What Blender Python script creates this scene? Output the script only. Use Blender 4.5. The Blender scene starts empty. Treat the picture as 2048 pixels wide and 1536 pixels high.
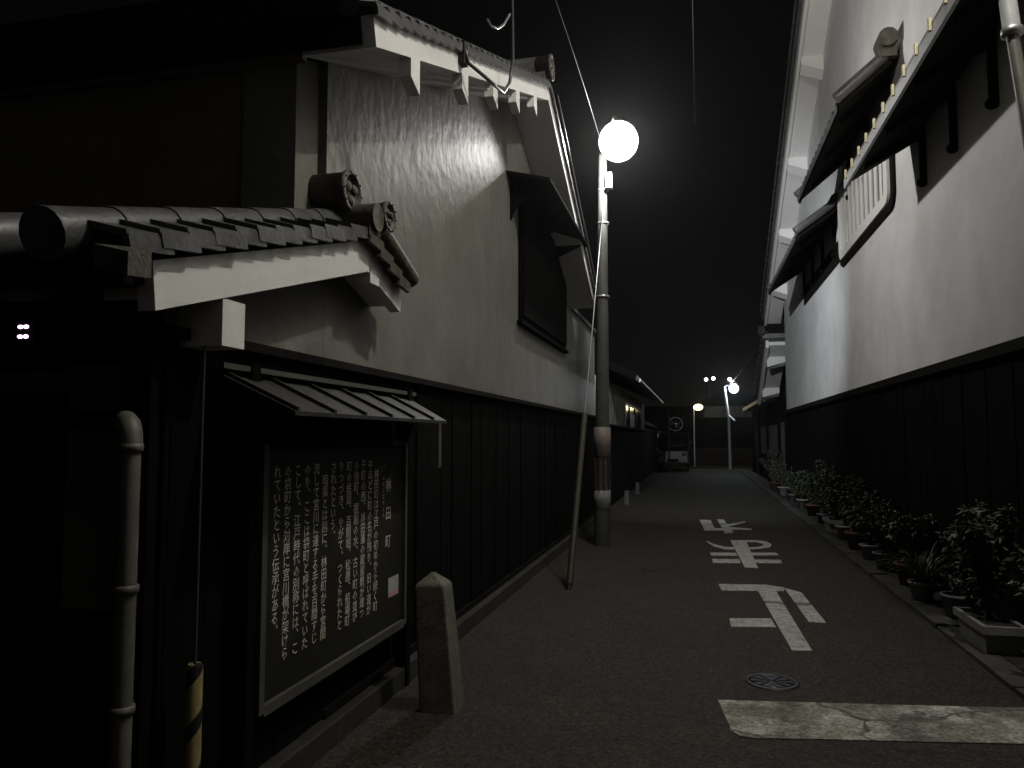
import bpy, math, random
from mathutils import Vector, Matrix
random.seed(7)
S = bpy.context.scene
COL = S.collection
R = math.radians

# ------------------------------------------------------------------ camera
cd = bpy.data.cameras.new("camera")
cd.sensor_width = 36.0
cd.lens = 27.246
cd.clip_start = 0.05
cd.clip_end = 600
cam = bpy.data.objects.new("camera", cd)
COL.objects.link(cam)
cam.matrix_world = Matrix(((0.97265, 0.01600, 0.23171, 0.0),
                           (0.23226, -0.06699, -0.97035, 0.0),
                           (0.0, 0.99763, -0.06887, 1.55),
                           (0, 0, 0, 1)))
S.camera = cam

# ------------------------------------------------------------------ world: a night sky, almost no light left in it
W = bpy.data.worlds.new("World")
S.world = W
W.use_nodes = True
wn = W.node_tree.nodes
wl = W.node_tree.links
bg = wn["Background"]
sky = wn.new("ShaderNodeTexSky")
sky.sky_type = 'NISHITA'
sky.sun_disc = False
sky.sun_elevation = R(2)
sky.sun_rotation = R(200)
hs = wn.new("ShaderNodeHueSaturation")
hs.inputs["Saturation"].default_value = 0.12
wl.new(sky.outputs[0], hs.inputs["Color"])
wl.new(hs.outputs[0], bg.inputs["Color"])
bg.inputs["Strength"].default_value = 0.0017

S.view_settings.view_transform = 'Standard'
S.view_settings.look = 'None'
S.view_settings.exposure = 0.0
S.view_settings.gamma = 1.0
S.view_settings.use_curve_mapping = False

# lamp strengths (the lamps themselves are built with their posts below)
MAIN_LAMP = (-0.977, 10.3, 5.55)
MAIN_POWER = 600
WALL_FILL_POWER = 4600  # added fill spot aimed along the right wall
NEAR_LAMP = (1.6, 4.2, 7.2)
NEAR_POWER = 1200
FAR_POWER = 300
YELLOW_POWER = 25


# ------------------------------------------------------------------ materials
def mat(name, col, rough=0.7, var=0.25, scale=6.0, bump=0.0, bscale=40.0, spec=0.4, metal=0.0, stretch=None,
        col2=None, dirt=0.0, dscale=1.2, bdist=0.01):
    m = bpy.data.materials.new(name)
    m.use_nodes = True
    nt = m.node_tree
    n, l = nt.nodes, nt.links
    b = n["Principled BSDF"]
    b.inputs["Roughness"].default_value = rough
    b.inputs["Metallic"].default_value = metal
    b.inputs["Specular IOR Level"].default_value = spec
    geo = n.new("ShaderNodeNewGeometry")
    mp = n.new("ShaderNodeMapping")
    l.new(geo.outputs["Position"], mp.inputs["Vector"])
    if stretch:
        mp.inputs["Scale"].default_value = stretch
    t = n.new("ShaderNodeTexNoise")
    t.inputs["Scale"].default_value = scale
    t.inputs["Detail"].default_value = 6
    t.inputs["Roughness"].default_value = 0.65
    l.new(mp.outputs[0], t.inputs["Vector"])
    rp = n.new("ShaderNodeValToRGB")
    rp.color_ramp.elements[0].position = 0.3
    rp.color_ramp.elements[1].position = 0.72
    c2 = col2 or tuple(c * (1 - var) for c in col)
    c1 = tuple(min(1, c * (1 + var * 0.5)) for c in col)
    rp.color_ramp.elements[0].color = (*c2, 1)
    rp.color_ramp.elements[1].color = (*c1, 1)
    l.new(t.outputs["Fac"], rp.inputs["Fac"])
    out = rp.outputs["Color"]
    if dirt:
        t2 = n.new("ShaderNodeTexNoise")
        t2.inputs["Scale"].default_value = dscale
        t2.inputs["Detail"].default_value = 8
        t2.inputs["Roughness"].default_value = 0.7
        l.new(mp.outputs[0], t2.inputs["Vector"])
        r2 = n.new("ShaderNodeValToRGB")
        r2.color_ramp.elements[0].position = 0.38
        r2.color_ramp.elements[1].position = 0.62
        r2.color_ramp.elements[0].color = (1 - dirt, 1 - dirt, 1 - dirt * 1.1, 1)
        r2.color_ramp.elements[1].color = (1, 1, 1, 1)
        l.new(t2.outputs["Fac"], r2.inputs["Fac"])
        mx = n.new("ShaderNodeMix")
        mx.data_type = 'RGBA'
        mx.blend_type = 'MULTIPLY'
        mx.inputs["Factor"].default_value = 1
        l.new(out, mx.inputs[6])
        l.new(r2.outputs["Color"], mx.inputs[7])
        out = mx.outputs[2]
    l.new(out, b.inputs["Base Color"])
    if bump:
        t3 = n.new("ShaderNodeTexNoise")
        t3.inputs["Scale"].default_value = bscale
        t3.inputs["Detail"].default_value = 5
        l.new(mp.outputs[0], t3.inputs["Vector"])
        bp = n.new("ShaderNodeBump")
        bp.inputs["Strength"].default_value = bump
        bp.inputs["Distance"].default_value = bdist
        l.new(t3.outputs["Fac"], bp.inputs["Height"])
        l.new(bp.outputs[0], b.inputs["Normal"])
    return m


def emit(name, col, strength, through=0.0):
    m = bpy.data.materials.new(name)
    m.use_nodes = True
    n, l = m.node_tree.nodes, m.node_tree.links
    n.remove(n["Principled BSDF"])
    e = n.new("ShaderNodeEmission")
    e.inputs["Color"].default_value = (*col, 1)
    e.inputs["Strength"].default_value = strength
    o = n["Material Output"]
    if through:
        t = n.new("ShaderNodeBsdfTransparent")
        mx = n.new("ShaderNodeMixShader")
        mx.inputs[0].default_value = 1 - through
        l.new(t.outputs[0], mx.inputs[1])
        l.new(e.outputs[0], mx.inputs[2])
        l.new(mx.outputs[0], o.inputs["Surface"])
    else:
        l.new(e.outputs[0], o.inputs["Surface"])
    return m


M = {}
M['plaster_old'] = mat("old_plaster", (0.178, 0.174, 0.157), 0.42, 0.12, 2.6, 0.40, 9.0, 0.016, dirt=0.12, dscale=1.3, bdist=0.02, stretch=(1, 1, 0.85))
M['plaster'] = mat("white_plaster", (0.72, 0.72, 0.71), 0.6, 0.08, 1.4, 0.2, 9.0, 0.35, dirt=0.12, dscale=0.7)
M['plaster_trim'] = mat("white_plaster_trim", (0.74, 0.73, 0.71), 0.6, 0.05, 4.0, 0.10, 30.0, 0.3)
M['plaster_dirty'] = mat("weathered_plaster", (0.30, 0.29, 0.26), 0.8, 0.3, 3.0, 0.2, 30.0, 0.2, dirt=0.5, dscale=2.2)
M['clay'] = mat("clay_plaster", (0.16, 0.14, 0.11), 0.85, 0.2, 4.0, 0.2, 40.0, 0.2, dirt=0.25)
M['black_board'] = mat("charred_board", (0.0042, 0.0039, 0.0036), 0.95, 0.5, 5.0, 0.5, 30.0, 0.06, stretch=(6, 6, 0.5))
M['dark_wood'] = mat("dark_wood", (0.009, 0.0078, 0.0065), 0.9, 0.5, 5.0, 0.4, 24.0, 0.1, stretch=(4, 4, 1))
M['tile'] = mat("smoked_roof_tile", (0.10, 0.10, 0.105), 0.38, 0.35, 9.0, 0.2, 50.0, 0.5, dirt=0.35, dscale=7.0)
M['tile_old'] = mat("lichen_roof_tile", (0.10, 0.09, 0.072), 0.65, 0.45, 16.0, 0.4, 60.0, 0.4, dirt=0.5, dscale=14.0)
M['asphalt'] = mat("worn_asphalt", (0.030, 0.0245, 0.0165), 0.8, 0.9, 55.0, 1.0, 90.0, 0.35, dirt=0.35, dscale=0.9, bdist=0.008)
M['paint'] = mat("road_paint", (0.47, 0.457, 0.437), 0.75, 0.25, 60.0, 0.3, 150.0, 0.3, dirt=0.25, dscale=5.0)
M['paint_worn'] = mat("worn_road_paint", (0.56, 0.55, 0.50), 0.8, 0.35, 50.0, 0.3, 150.0, 0.3, dirt=0.72, dscale=2.6)
M['concrete'] = mat("concrete", (0.06, 0.058, 0.052), 0.85, 0.3, 20.0, 0.3, 90.0, 0.3, dirt=0.35, dscale=3.0)
M['concrete_dark'] = mat("damp_concrete", (0.035, 0.033, 0.029), 0.85, 0.3, 20.0, 0.3, 90.0, 0.3, dirt=0.4, dscale=3.0)
M['pole'] = mat("pole_concrete", (0.055, 0.054, 0.048), 0.7, 0.25, 14.0, 0.15, 80.0, 0.3, dirt=0.3, dscale=3.0)
M['stone'] = mat("granite", (0.17, 0.16, 0.135), 0.85, 0.5, 60.0, 0.5, 120.0, 0.3, dirt=0.4, dscale=6.0)
M['iron'] = mat("cast_iron", (0.05, 0.05, 0.06), 0.45, 0.3, 30.0, 0.2, 90.0, 0.5, metal=0.6)
M['iron_dark'] = mat("rusty_iron", (0.022, 0.016, 0.012), 0.7, 0.4, 30.0, 0.2, 90.0, 0.3)
M['metal'] = mat("dull_metal", (0.30, 0.30, 0.30), 0.4, 0.15, 20.0, 0.0, 10, 0.5, metal=0.7)
M['pvc'] = mat("grey_plastic_pipe", (0.13, 0.12, 0.105), 0.5, 0.15, 10.0, 0.05, 30.0, 0.4, dirt=0.2, dscale=5.0)
M['wire'] = mat("cable_sheath", (0.05, 0.05, 0.05), 0.35, 0.1, 30.0, 0.0, 10, 0.5)
M['guard'] = mat("yellowed_guard", (0.035, 0.027, 0.017), 0.6, 0.25, 20.0, 0.1, 60, 0.4)
M['wrap'] = mat("pink_wrap", (0.15, 0.122, 0.113), 0.6, 0.15, 14.0, 0.1, 60, 0.4, dirt=0.2, dscale=8.0)
M['wrap_pale'] = mat("pale_wrap", (0.20, 0.20, 0.18), 0.6, 0.15, 14.0, 0.1, 60, 0.4, dirt=0.2, dscale=8.0)
M['board'] = mat("notice_face", (0.012, 0.0115, 0.008), 0.7, 0.3, 6.0, 0.1, 60, 0.3)
M['board_frame'] = mat("notice_frame", (0.07, 0.067, 0.057), 0.6, 0.2, 20.0, 0.1, 60, 0.4)
M['letter'] = mat("white_lettering", (0.75, 0.69, 0.62), 0.7, 0.35, 40.0, 0, 10, 0.2)
M['sticker'] = mat("white_sticker", (0.40, 0.40, 0.385), 0.6, 0.1, 30.0, 0, 10, 0.3)
M['sticker_red'] = mat("red_sticker_band", (0.45, 0.25, 0.27), 0.6, 0.1, 30.0, 0, 10, 0.3)
M['copper'] = mat("weathered_sheet_roof", (0.03, 0.028, 0.023), 0.5, 0.6, 4.0, 0.3, 14.0, 0.4, stretch=(1, 4, 1), dirt=0.5, dscale=4.0)
M['leaf'] = mat("dark_leaf", (0.038, 0.05, 0.024), 0.5, 0.4, 20.0, 0, 10, 0.4)
M['leaf_pale'] = mat("pale_leaf", (0.062, 0.068, 0.036), 0.5, 0.4, 20.0, 0, 10, 0.4)
M['leaf_grey'] = mat("grey_leaf", (0.055, 0.06, 0.046), 0.55, 0.4, 20.0, 0, 10, 0.4)
M['stem'] = mat("stem", (0.07, 0.055, 0.035), 0.7, 0.3, 20.0)
M['soil'] = mat("soil", (0.03, 0.024, 0.018), 0.9, 0.4, 40.0, 0.5, 60)
M['pot_white'] = mat("white_pot", (0.27, 0.27, 0.265), 0.5, 0.15, 14.0, 0.05, 40, 0.4, dirt=0.3, dscale=9.0)
M['pot_grey'] = mat("grey_pot", (0.13, 0.13, 0.15), 0.55, 0.2, 14.0, 0.05, 40, 0.4, dirt=0.3, dscale=9.0)
M['pot_brown'] = mat("terracotta_pot", (0.12, 0.055, 0.035), 0.7, 0.25, 14.0, 0.1, 40, 0.3, dirt=0.3, dscale=9.0)
M['glass'] = mat("dark_glass", (0.012, 0.013, 0.015), 0.12, 0.1, 3.0, 0, 10, 0.6)
M['car'] = mat("dark_car_paint", (0.006, 0.0055, 0.0055), 0.3, 0.1, 3.0, 0, 10, 0.6)
M['rubber'] = mat("rubber", (0.015, 0.015, 0.015), 0.8, 0.2, 10.0)
M['mirror'] = mat("mirror_face", (0.7, 0.7, 0.7), 0.06, 0.02, 3.0, 0, 10, 0.6, metal=1.0)
M['orange'] = mat("orange_rim", (0.35, 0.10, 0.02), 0.5, 0.2, 10.0)
M['galv'] = mat("galvanised_steel", (0.42, 0.43, 0.44), 0.45, 0.15, 20.0, 0, 10, 0.5)
M['ground'] = mat("dark_soil", (0.04, 0.034, 0.026), 0.95, 0.4, 5.0, 0.4, 30)
M['earth'] = mat("earth_wall", (0.03, 0.025, 0.018), 0.9, 0.3, 3.0, 0.3, 30, 0.2, dirt=0.3)
M['brass'] = mat("brass_clip", (0.65, 0.58, 0.36), 0.4, 0.1, 20.0, 0, 10, 0.5)
M['lamp_white'] = emit("lamp_glow_white", (1.0, 0.985, 0.97), 9.0, 0.45)
M['lamp_cool'] = emit("lamp_glow_cool", (0.86, 0.93, 1.0), 14.0, 0.45)
M['lamp_yellow'] = emit("lamp_glow_yellow", (1.0, 0.84, 0.40), 7.0, 0.45)
M['spot_white'] = emit("distant_glow", (1.0, 0.98, 0.93), 6.0)
M['purple'] = emit("purple_diode", (1.0, 0.62, 1.0), 5.0)


def wear(m, under, scale, lo, hi, crack):
    n, l = m.node_tree.nodes, m.node_tree.links
    b = n["Principled BSDF"]
    base = b.inputs["Base Color"].links[0].from_socket
    g_ = n.new("ShaderNodeNewGeometry")
    t = n.new("ShaderNodeTexNoise")
    t.inputs["Scale"].default_value = scale
    t.inputs["Detail"].default_value = 10
    t.inputs["Roughness"].default_value = 0.75
    l.new(g_.outputs["Position"], t.inputs["Vector"])
    r = n.new("ShaderNodeValToRGB")
    r.color_ramp.elements[0].position = lo
    r.color_ramp.elements[1].position = hi
    l.new(t.outputs["Fac"], r.inputs["Fac"])
    v = n.new("ShaderNodeTexVoronoi")
    v.feature = 'DISTANCE_TO_EDGE'
    v.inputs["Scale"].default_value = crack
    mxv = n.new("ShaderNodeVectorMath")
    mxv.operation = 'ADD'
    l.new(g_.outputs["Position"], mxv.inputs[0])
    t2 = n.new("ShaderNodeTexNoise")
    t2.inputs["Scale"].default_value = 5
    t2.inputs["Detail"].default_value = 6
    l.new(g_.outputs["Position"], t2.inputs["Vector"])
    sc_ = n.new("ShaderNodeVectorMath")
    sc_.operation = 'SCALE'
    sc_.inputs["Scale"].default_value = 0.25
    l.new(t2.outputs["Color"], sc_.inputs[0])
    l.new(sc_.outputs[0], mxv.inputs[1])
    l.new(mxv.outputs[0], v.inputs["Vector"])
    c = n.new("ShaderNodeValToRGB")
    c.color_ramp.elements[0].position = 0.004
    c.color_ramp.elements[1].position = 0.014
    l.new(v.outputs["Distance"], c.inputs["Fac"])
    mul = n.new("ShaderNodeMath")
    mul.operation = 'MULTIPLY'
    l.new(r.outputs["Color"], mul.inputs[0])
    l.new(c.outputs["Color"], mul.inputs[1])
    mx = n.new("ShaderNodeMix")
    mx.data_type = 'RGBA'
    l.new(mul.outputs[0], mx.inputs["Factor"])
    mx.inputs[6].default_value = (*under, 1)
    l.new(base, mx.inputs[7])
    l.new(mx.outputs[2], b.inputs["Base Color"])


wear(M['paint'], (0.10, 0.095, 0.085), 14.0, 0.30, 0.52, 0.22)
wear(M['paint_worn'], (0.09, 0.085, 0.072), 3.2, 0.38, 0.58, 0.9)
wear(M['asphalt'], (0.016, 0.0135, 0.0098), 1.1, 0.28, 0.55, 0.45)


def aggregate(m, scale, lo, hi):
    n, l = m.node_tree.nodes, m.node_tree.links
    b = n["Principled BSDF"]
    base = b.inputs["Base Color"].links[0].from_socket
    g_ = n.new("ShaderNodeNewGeometry")
    v = n.new("ShaderNodeTexVoronoi")
    v.inputs["Scale"].default_value = scale
    l.new(g_.outputs["Position"], v.inputs["Vector"])
    sp = n.new("ShaderNodeSeparateColor")
    l.new(v.outputs["Color"], sp.inputs[0])
    mr = n.new("ShaderNodeMapRange")
    mr.inputs["To Min"].default_value = lo
    mr.inputs["To Max"].default_value = hi
    l.new(sp.outputs[0], mr.inputs["Value"])
    pw = n.new("ShaderNodeMath")
    pw.operation = 'POWER'
    l.new(mr.outputs[0], pw.inputs[0])
    pw.inputs[1].default_value = 1.6
    mx = n.new("ShaderNodeVectorMath")
    mx.operation = 'SCALE'
    l.new(base, mx.inputs[0])
    l.new(pw.outputs[0], mx.inputs["Scale"])
    l.new(mx.outputs[0], b.inputs["Base Color"])


aggregate(M['asphalt'], 62.0, 0.35, 1.65)
aggregate(M['paint'], 80.0, 0.75, 1.12)
aggregate(M['paint_worn'], 70.0, 0.7, 1.15)

for k_ in ('plaster_old',):
    M[k_].node_tree.nodes["Principled BSDF"].inputs["IOR"].default_value = 1.5


# striped guard: yellow, pale and black spiral bands (print on the sleeve)
def stripe_mat():
    m = mat("striped_guard", (0.28, 0.23, 0.10), 0.5, 0.2, 20.0, 0.05, 60, 0.4)
    n, l = m.node_tree.nodes, m.node_tree.links
    b = n["Principled BSDF"]
    base = b.inputs["Base Color"].links[0].from_socket
    tc = n.new("ShaderNodeTexCoord")
    sp = n.new("ShaderNodeSeparateXYZ")
    l.new(tc.outputs["Object"], sp.inputs[0])
    at = n.new("ShaderNodeMath"); at.operation = 'ARCTAN2'
    l.new(sp.outputs["Y"], at.inputs[0]); l.new(sp.outputs["X"], at.inputs[1])
    dv = n.new("ShaderNodeMath"); dv.operation = 'DIVIDE'; dv.inputs[1].default_value = 2 * math.pi
    l.new(at.outputs[0], dv.inputs[0])
    mz = n.new("ShaderNodeMath"); mz.operation = 'MULTIPLY'; mz.inputs[1].default_value = 5.2
    l.new(sp.outputs["Z"], mz.inputs[0])
    ad = n.new("ShaderNodeMath"); ad.operation = 'SUBTRACT'
    l.new(mz.outputs[0], ad.inputs[0]); l.new(dv.outputs[0], ad.inputs[1])
    fr = n.new("ShaderNodeMath"); fr.operation = 'FRACT'
    l.new(ad.outputs[0], fr.inputs[0])
    gt = n.new("ShaderNodeMath"); gt.operation = 'GREATER_THAN'; gt.inputs[1].default_value = 0.68
    l.new(fr.outputs[0], gt.inputs[0])
    mx = n.new("ShaderNodeMix"); mx.data_type = 'RGBA'
    l.new(gt.outputs[0], mx.inputs["Factor"])
    l.new(base, mx.inputs[6])
    mx.inputs[7].default_value = (0.01, 0.01, 0.01, 1)
    l.new(mx.outputs[2], b.inputs["Base Color"])
    return m


M['stripe'] = stripe_mat()

# ------------------------------------------------------------------ helpers
ORIG = {}


def thing(name, label=None, cat=None, loc=(0, 0, 0), group=None, kind=None):
    o = bpy.data.objects.new(name, None)
    o.empty_display_size = 0.2
    o.location = loc
    COL.objects.link(o)
    ORIG[o.name] = Vector(loc)
    tag(o, label, cat, group, kind)
    return o


def tag(o, label=None, cat=None, group=None, kind=None):
    if label: o["label"] = label
    if cat: o["category"] = cat
    if group: o["group"] = group
    if kind: o["kind"] = kind
    return o


class MB:
    def __init__(s):
        s.v, s.f, s.smooth = [], [], []

    def add(s, vs, fs, smooth=False):
        k = len(s.v)
        s.v += [tuple(p) for p in vs]
        s.f += [tuple(i + k for i in f) for f in fs]
        s.smooth += [smooth] * len(fs)
        return s

    def box(s, x0, x1, y0, y1, z0, z1):
        vs = [(x0, y0, z0), (x1, y0, z0), (x1, y1, z0), (x0, y1, z0), (x0, y0, z1), (x1, y0, z1), (x1, y1, z1), (x0, y1, z1)]
        return s.add(vs, [(0, 3, 2, 1), (4, 5, 6, 7), (0, 1, 5, 4), (1, 2, 6, 5), (2, 3, 7, 6), (3, 0, 4, 7)])

    def hexa(s, a, b):
        """two matching quads a and b joined to a closed block"""
        return s.add(list(a) + list(b), [(3, 2, 1, 0), (4, 5, 6, 7), (0, 1, 5, 4), (1, 2, 6, 5), (2, 3, 7, 6), (3, 0, 4, 7)])

    def prism_x(s, poly, x0, x1):
        n = len(poly)
        vs = [(x0, y, z) for y, z in poly] + [(x1, y, z) for y, z in poly]
        fs = [tuple(range(n)), tuple(range(2 * n - 1, n - 1, -1))]
        fs += [(i, n + i, n + (i + 1) % n, (i + 1) % n)[::-1] for i in range(n)]
        return s.add(vs, fs)

    def prism_y(s, poly, y0, y1):
        n = len(poly)
        vs = [(x, y0, z) for x, z in poly] + [(x, y1, z) for x, z in poly]
        fs = [tuple(range(n)), tuple(range(2 * n - 1, n - 1, -1))]
        fs += [(i, n + i, n + (i + 1) % n, (i + 1) % n)[::-1] for i in range(n)]
        return s.add(vs, fs)

    def tube(s, pts, r, n=8, cap=True):
        pts = [Vector(p) for p in pts]
        rs = r if isinstance(r, (list, tuple)) else [r] * len(pts)
        rings = []
        up = None
        for i, p in enumerate(pts):
            d = (pts[min(i + 1, len(pts) - 1)] - pts[max(i - 1, 0)]).normalized()
            if up is None:
                up = Vector((0, 0, 1)) if abs(d.z) < 0.9 else Vector((1, 0, 0))
            a = d.cross(up).normalized()
            b = a.cross(d).normalized()
            up = b
            rings.append([p + (a * math.cos(2 * math.pi * k / n) + b * math.sin(2 * math.pi * k / n)) * rs[i] for k in range(n)])
        vs = [q for rg in rings for q in rg]
        fs = []
        for i in range(len(pts) - 1):
            for k in range(n):
                fs.append((i * n + k, i * n + (k + 1) % n, (i + 1) * n + (k + 1) % n, (i + 1) * n + k))
        s.add(vs, fs, True)
        if cap:
            k0 = len(s.v)
            s.add(rings[0], [tuple(range(n))[::-1]])
            s.add(rings[-1], [tuple(range(n))])
        return s

    def lathe(s, prof, c, n=20, axis='z'):
        vs = []
        for r, h in prof:
            for k in range(n):
                a = 2 * math.pi * k / n
                u, w = r * math.cos(a), r * math.sin(a)
                if axis == 'z': vs.append((c[0] + u, c[1] + w, c[2] + h))
                elif axis == 'x': vs.append((c[0] + h, c[1] + u, c[2] + w))
                else: vs.append((c[0] + w, c[1] + h, c[2] + u))
        fs = []
        for i in range(len(prof) - 1):
            for k in range(n):
                fs.append((i * n + k, i * n + (k + 1) % n, (i + 1) * n + (k + 1) % n, (i + 1) * n + k))
        s.add(vs, fs, True)
        return s

    def ball(s, c, rx, ry, rz, n=16, m=10):
        prof = []
        vs, fs = [], []
        for i in range(m + 1):
            t = math.pi * i / m
            for k in range(n):
                a = 2 * math.pi * k / n
                vs.append((c[0] + rx * math.sin(t) * math.cos(a), c[1] + ry * math.sin(t) * math.sin(a), c[2] + rz * math.cos(t)))
        for i in range(m):
            for k in range(n):
                fs.append((i * n + k, (i + 1) * n + k, (i + 1) * n + (k + 1) % n, i * n + (k + 1) % n))
        return s.add(vs, fs, True)

    def mesh(s, name, material, off=(0, 0, 0)):
        me = bpy.data.meshes.new(name)
        o = Vector(off)
        me.from_pydata([tuple(Vector(v) - o) for v in s.v], [], s.f)
        me.polygons.foreach_set("use_smooth", s.smooth)
        me.materials.append(material)
        me.update()
        return me

    def build(s, name, material, parent=None, loc=None, bevel=0):
        """world coordinates in; loc = where the object's own origin sits"""
        po = ORIG[parent.name] if parent is not None else Vector((0, 0, 0))
        w = Vector(loc) if loc is not None else po
        o = bpy.data.objects.new(name, s.mesh(name, material, w))
        COL.objects.link(o)
        if parent is not None:
            o.parent = parent
        o.location = w - po
        ORIG[o.name] = w
        if bevel:
            bv = o.modifiers.new("bevel", 'BEVEL')
            bv.width = bevel
            bv.segments = 2
            bv.limit_method = 'ANGLE'
        return o


def put(name, me, parent, loc, rot=(0, 0, 0), scale=(1, 1, 1)):
    po = ORIG[parent.name] if parent is not None else Vector((0, 0, 0))
    o = bpy.data.objects.new(name, me)
    COL.objects.link(o)
    o.parent = parent
    o.location = Vector(loc) - po
    o.rotation_euler = rot
    o.scale = scale
    ORIG[o.name] = Vector(loc)
    return o


def structure(name, mb, material, loc=(0, 0, 0)):
    o = mb.build(name, material, None, loc)
    o["kind"] = "structure"
    return o


# ------------------------------------------------------------------ setting: ground, road, kerbs
g = MB().add([(-20, -8, -0.012), (20, -8, -0.012), (20, 80, -0.012), (-20, 80, -0.012)], [(0, 1, 2, 3)])
structure("ground", g, M['ground'])


def strip(y0, y1, x0, x1, z, ny, nx):
    mb = MB()
    vs = []
    for j in range(ny + 1):
        for i in range(nx + 1):
            x = x0 + (x1 - x0) * i / nx
            y = y0 + (y1 - y0) * j / ny
            vs.append((x, y, z + 0.006 * math.sin(x * 2.1 + y * 0.7) * (0 < i < nx)))
    fs = [(j * (nx + 1) + i, j * (nx + 1) + i + 1, (j + 1) * (nx + 1) + i + 1, (j + 1) * (nx + 1) + i) for j in range(ny) for i in range(nx)]
    return mb.add(vs, fs)


road = structure("road", MB().add([(-9, -6, 0), (9, -6, 0), (9, 3.2, 0), (2.4, 3.2, 0), (2.4, 40, 0), (-1.9, 40, 0), (-1.9, 2.4, 0), (-9, 2.4, 0)],
                                  [(0, 1, 2, 3, 4, 5, 6, 7)]), M['asphalt'])
structure("cross_street", MB().box(-14, 14, 40, 46, -0.1, 0.002), M['asphalt'])
gut = MB()
for i in range(9):
    gut.box(-1.35 + i * 0.41, -1.35 + i * 0.41 + 0.395, 36.9, 39.3, -0.05, 0.012 + 0.003 * (i % 2))
structure("gutter_cover", gut, M['concrete'])
kerb = thing("kerb", loc=(1.87, 14, 0), kind="structure")
ks = MB().box(-0.09, 0.09, -0.39, 0.39, -0.02, 0.035).mesh("kerb_stone", M['concrete'])
y = 4.2
while y < 36:
    put("kerb_stone", ks, kerb, (1.95 + random.uniform(-.012, .012), y, random.uniform(-.01, .008)), (0, 0, random.uniform(-.01, .01)))
    y += 0.81
plant_bed = structure("roadside_strip", MB().box(2.045, 2.42, 3.2, 36.4, -0.05, 0.03), M['concrete_dark'])

# ------------------------------------------------------------------ painted road marking and stop line
marks = {
    'stop': [
        [(0.191, 8.605), (0.685, 8.681), (0.846, 8.556), (0.827, 8.376), (0.567, 8.314), (0.213, 8.258)],
        [(0.570, 8.310), (0.746, 8.352), (0.786, 6.105), (0.644, 6.071)],
        [(0.241, 7.016), (0.586, 7.085), (0.598, 6.773), (0.244, 6.707)],
        [(0.845, 8.536), (0.986, 8.319), (1.021, 7.028), (0.884, 7.021)]],
    'ma': [
        [(0.457, 12.262), (0.684, 12.317), (0.675, 9.759), (0.525, 9.750)],
        [(0.137, 10.891), (0.478, 10.967), (0.484, 10.704), (0.150, 10.629)],
        [(0.677, 11.024), (1.003, 11.097), (1.015, 10.868), (0.677, 10.759)],
        [(0.156, 10.332), (0.488, 10.391), (0.493, 10.082), (0.161, 10.008)],
        [(0.672, 10.414), (0.998, 10.457), (0.993, 10.192), (0.670, 10.134)],
        [(0.103, 11.996), (0.197, 11.523), (0.342, 11.265), (0.473, 11.254), (0.474, 11.495), (0.355, 11.505), (0.212, 11.745), (0.112, 12.108)],
        [(0.670, 12.139), (0.826, 12.111), (0.905, 11.98), (0.895, 11.80), (0.820, 11.62), (0.660, 11.488), (0.655, 11.323), (0.833, 11.42), (0.965, 11.60), (1.02, 11.90), (0.975, 12.246), (0.846, 12.344), (0.680, 12.331)]],
    're': [
        [(0.012, 15.169), (0.217, 15.173), (0.266, 13.528), (0.091, 13.451)],
        [(0.331, 15.289), (0.457, 15.319), (0.555, 13.189), (0.410, 13.138)],
        [(0.245, 13.816), (0.400, 13.841), (0.410, 13.524), (0.250, 13.511)],
        [(0.470, 14.077), (0.647, 14.461), (0.824, 14.848), (0.833, 15.099), (0.655, 14.781), (0.470, 14.496)],
        [(0.490, 13.675), (0.667, 13.712), (0.854, 13.713), (0.866, 13.876), (0.681, 13.969), (0.490, 14.044)]]}
rm = thing("road_marking", "white painted characters asking drivers to stop, upside down on the lane", "road marking", (0.55, 10.5, 0))
for ch, polys in marks.items():
    mb = MB()
    for i, p in enumerate(polys):
        n = len(p)
        zt = 0.005 + 0.0004 * i
        a = sum(p[k][0] * p[(k + 1) % n][1] - p[(k + 1) % n][0] * p[k][1] for k in range(n))
        q = p if a > 0 else p[::-1]
        mb.add([(x, yy, zt) for x, yy in q] + [(x, yy, 0.0005) for x, yy in q],
               [tuple(range(n))] + [(k, n + k, n + (k + 1) % n, (k + 1) % n) for k in range(n)])
    mb.build("character", M['paint'], rm)
sl = MB()
top = [(0.093, 4.845), (0.55, 4.915), (1.05, 4.99), (1.55, 5.07), (2.04, 5.15)]
bot = [(0.175, 4.285), (0.55, 4.345), (1.05, 4.43), (1.55, 4.52), (2.04, 4.60)]
n = len(top)
ol = [(0.093, 4.845)] + top[1:] + bot[::-1][:-1] + [(0.26, 4.285), (0.19, 4.30), (0.15, 4.36)]
ol = ol[::-1]
k = len(ol)
sl.add([(x, yy, 0.006) for x, yy in ol] + [(x, yy, 0.0005) for x, yy in ol], [tuple(range(k))] + [(i, k + i, k + (i + 1) % k, (i + 1) % k) for i in range(k)])
o = sl.build("stop_line", M['paint_worn'], None, (1, 4.7, 0))
tag(o, "broad cracked white stop line across the lane nearest the camera", "road marking")

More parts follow.
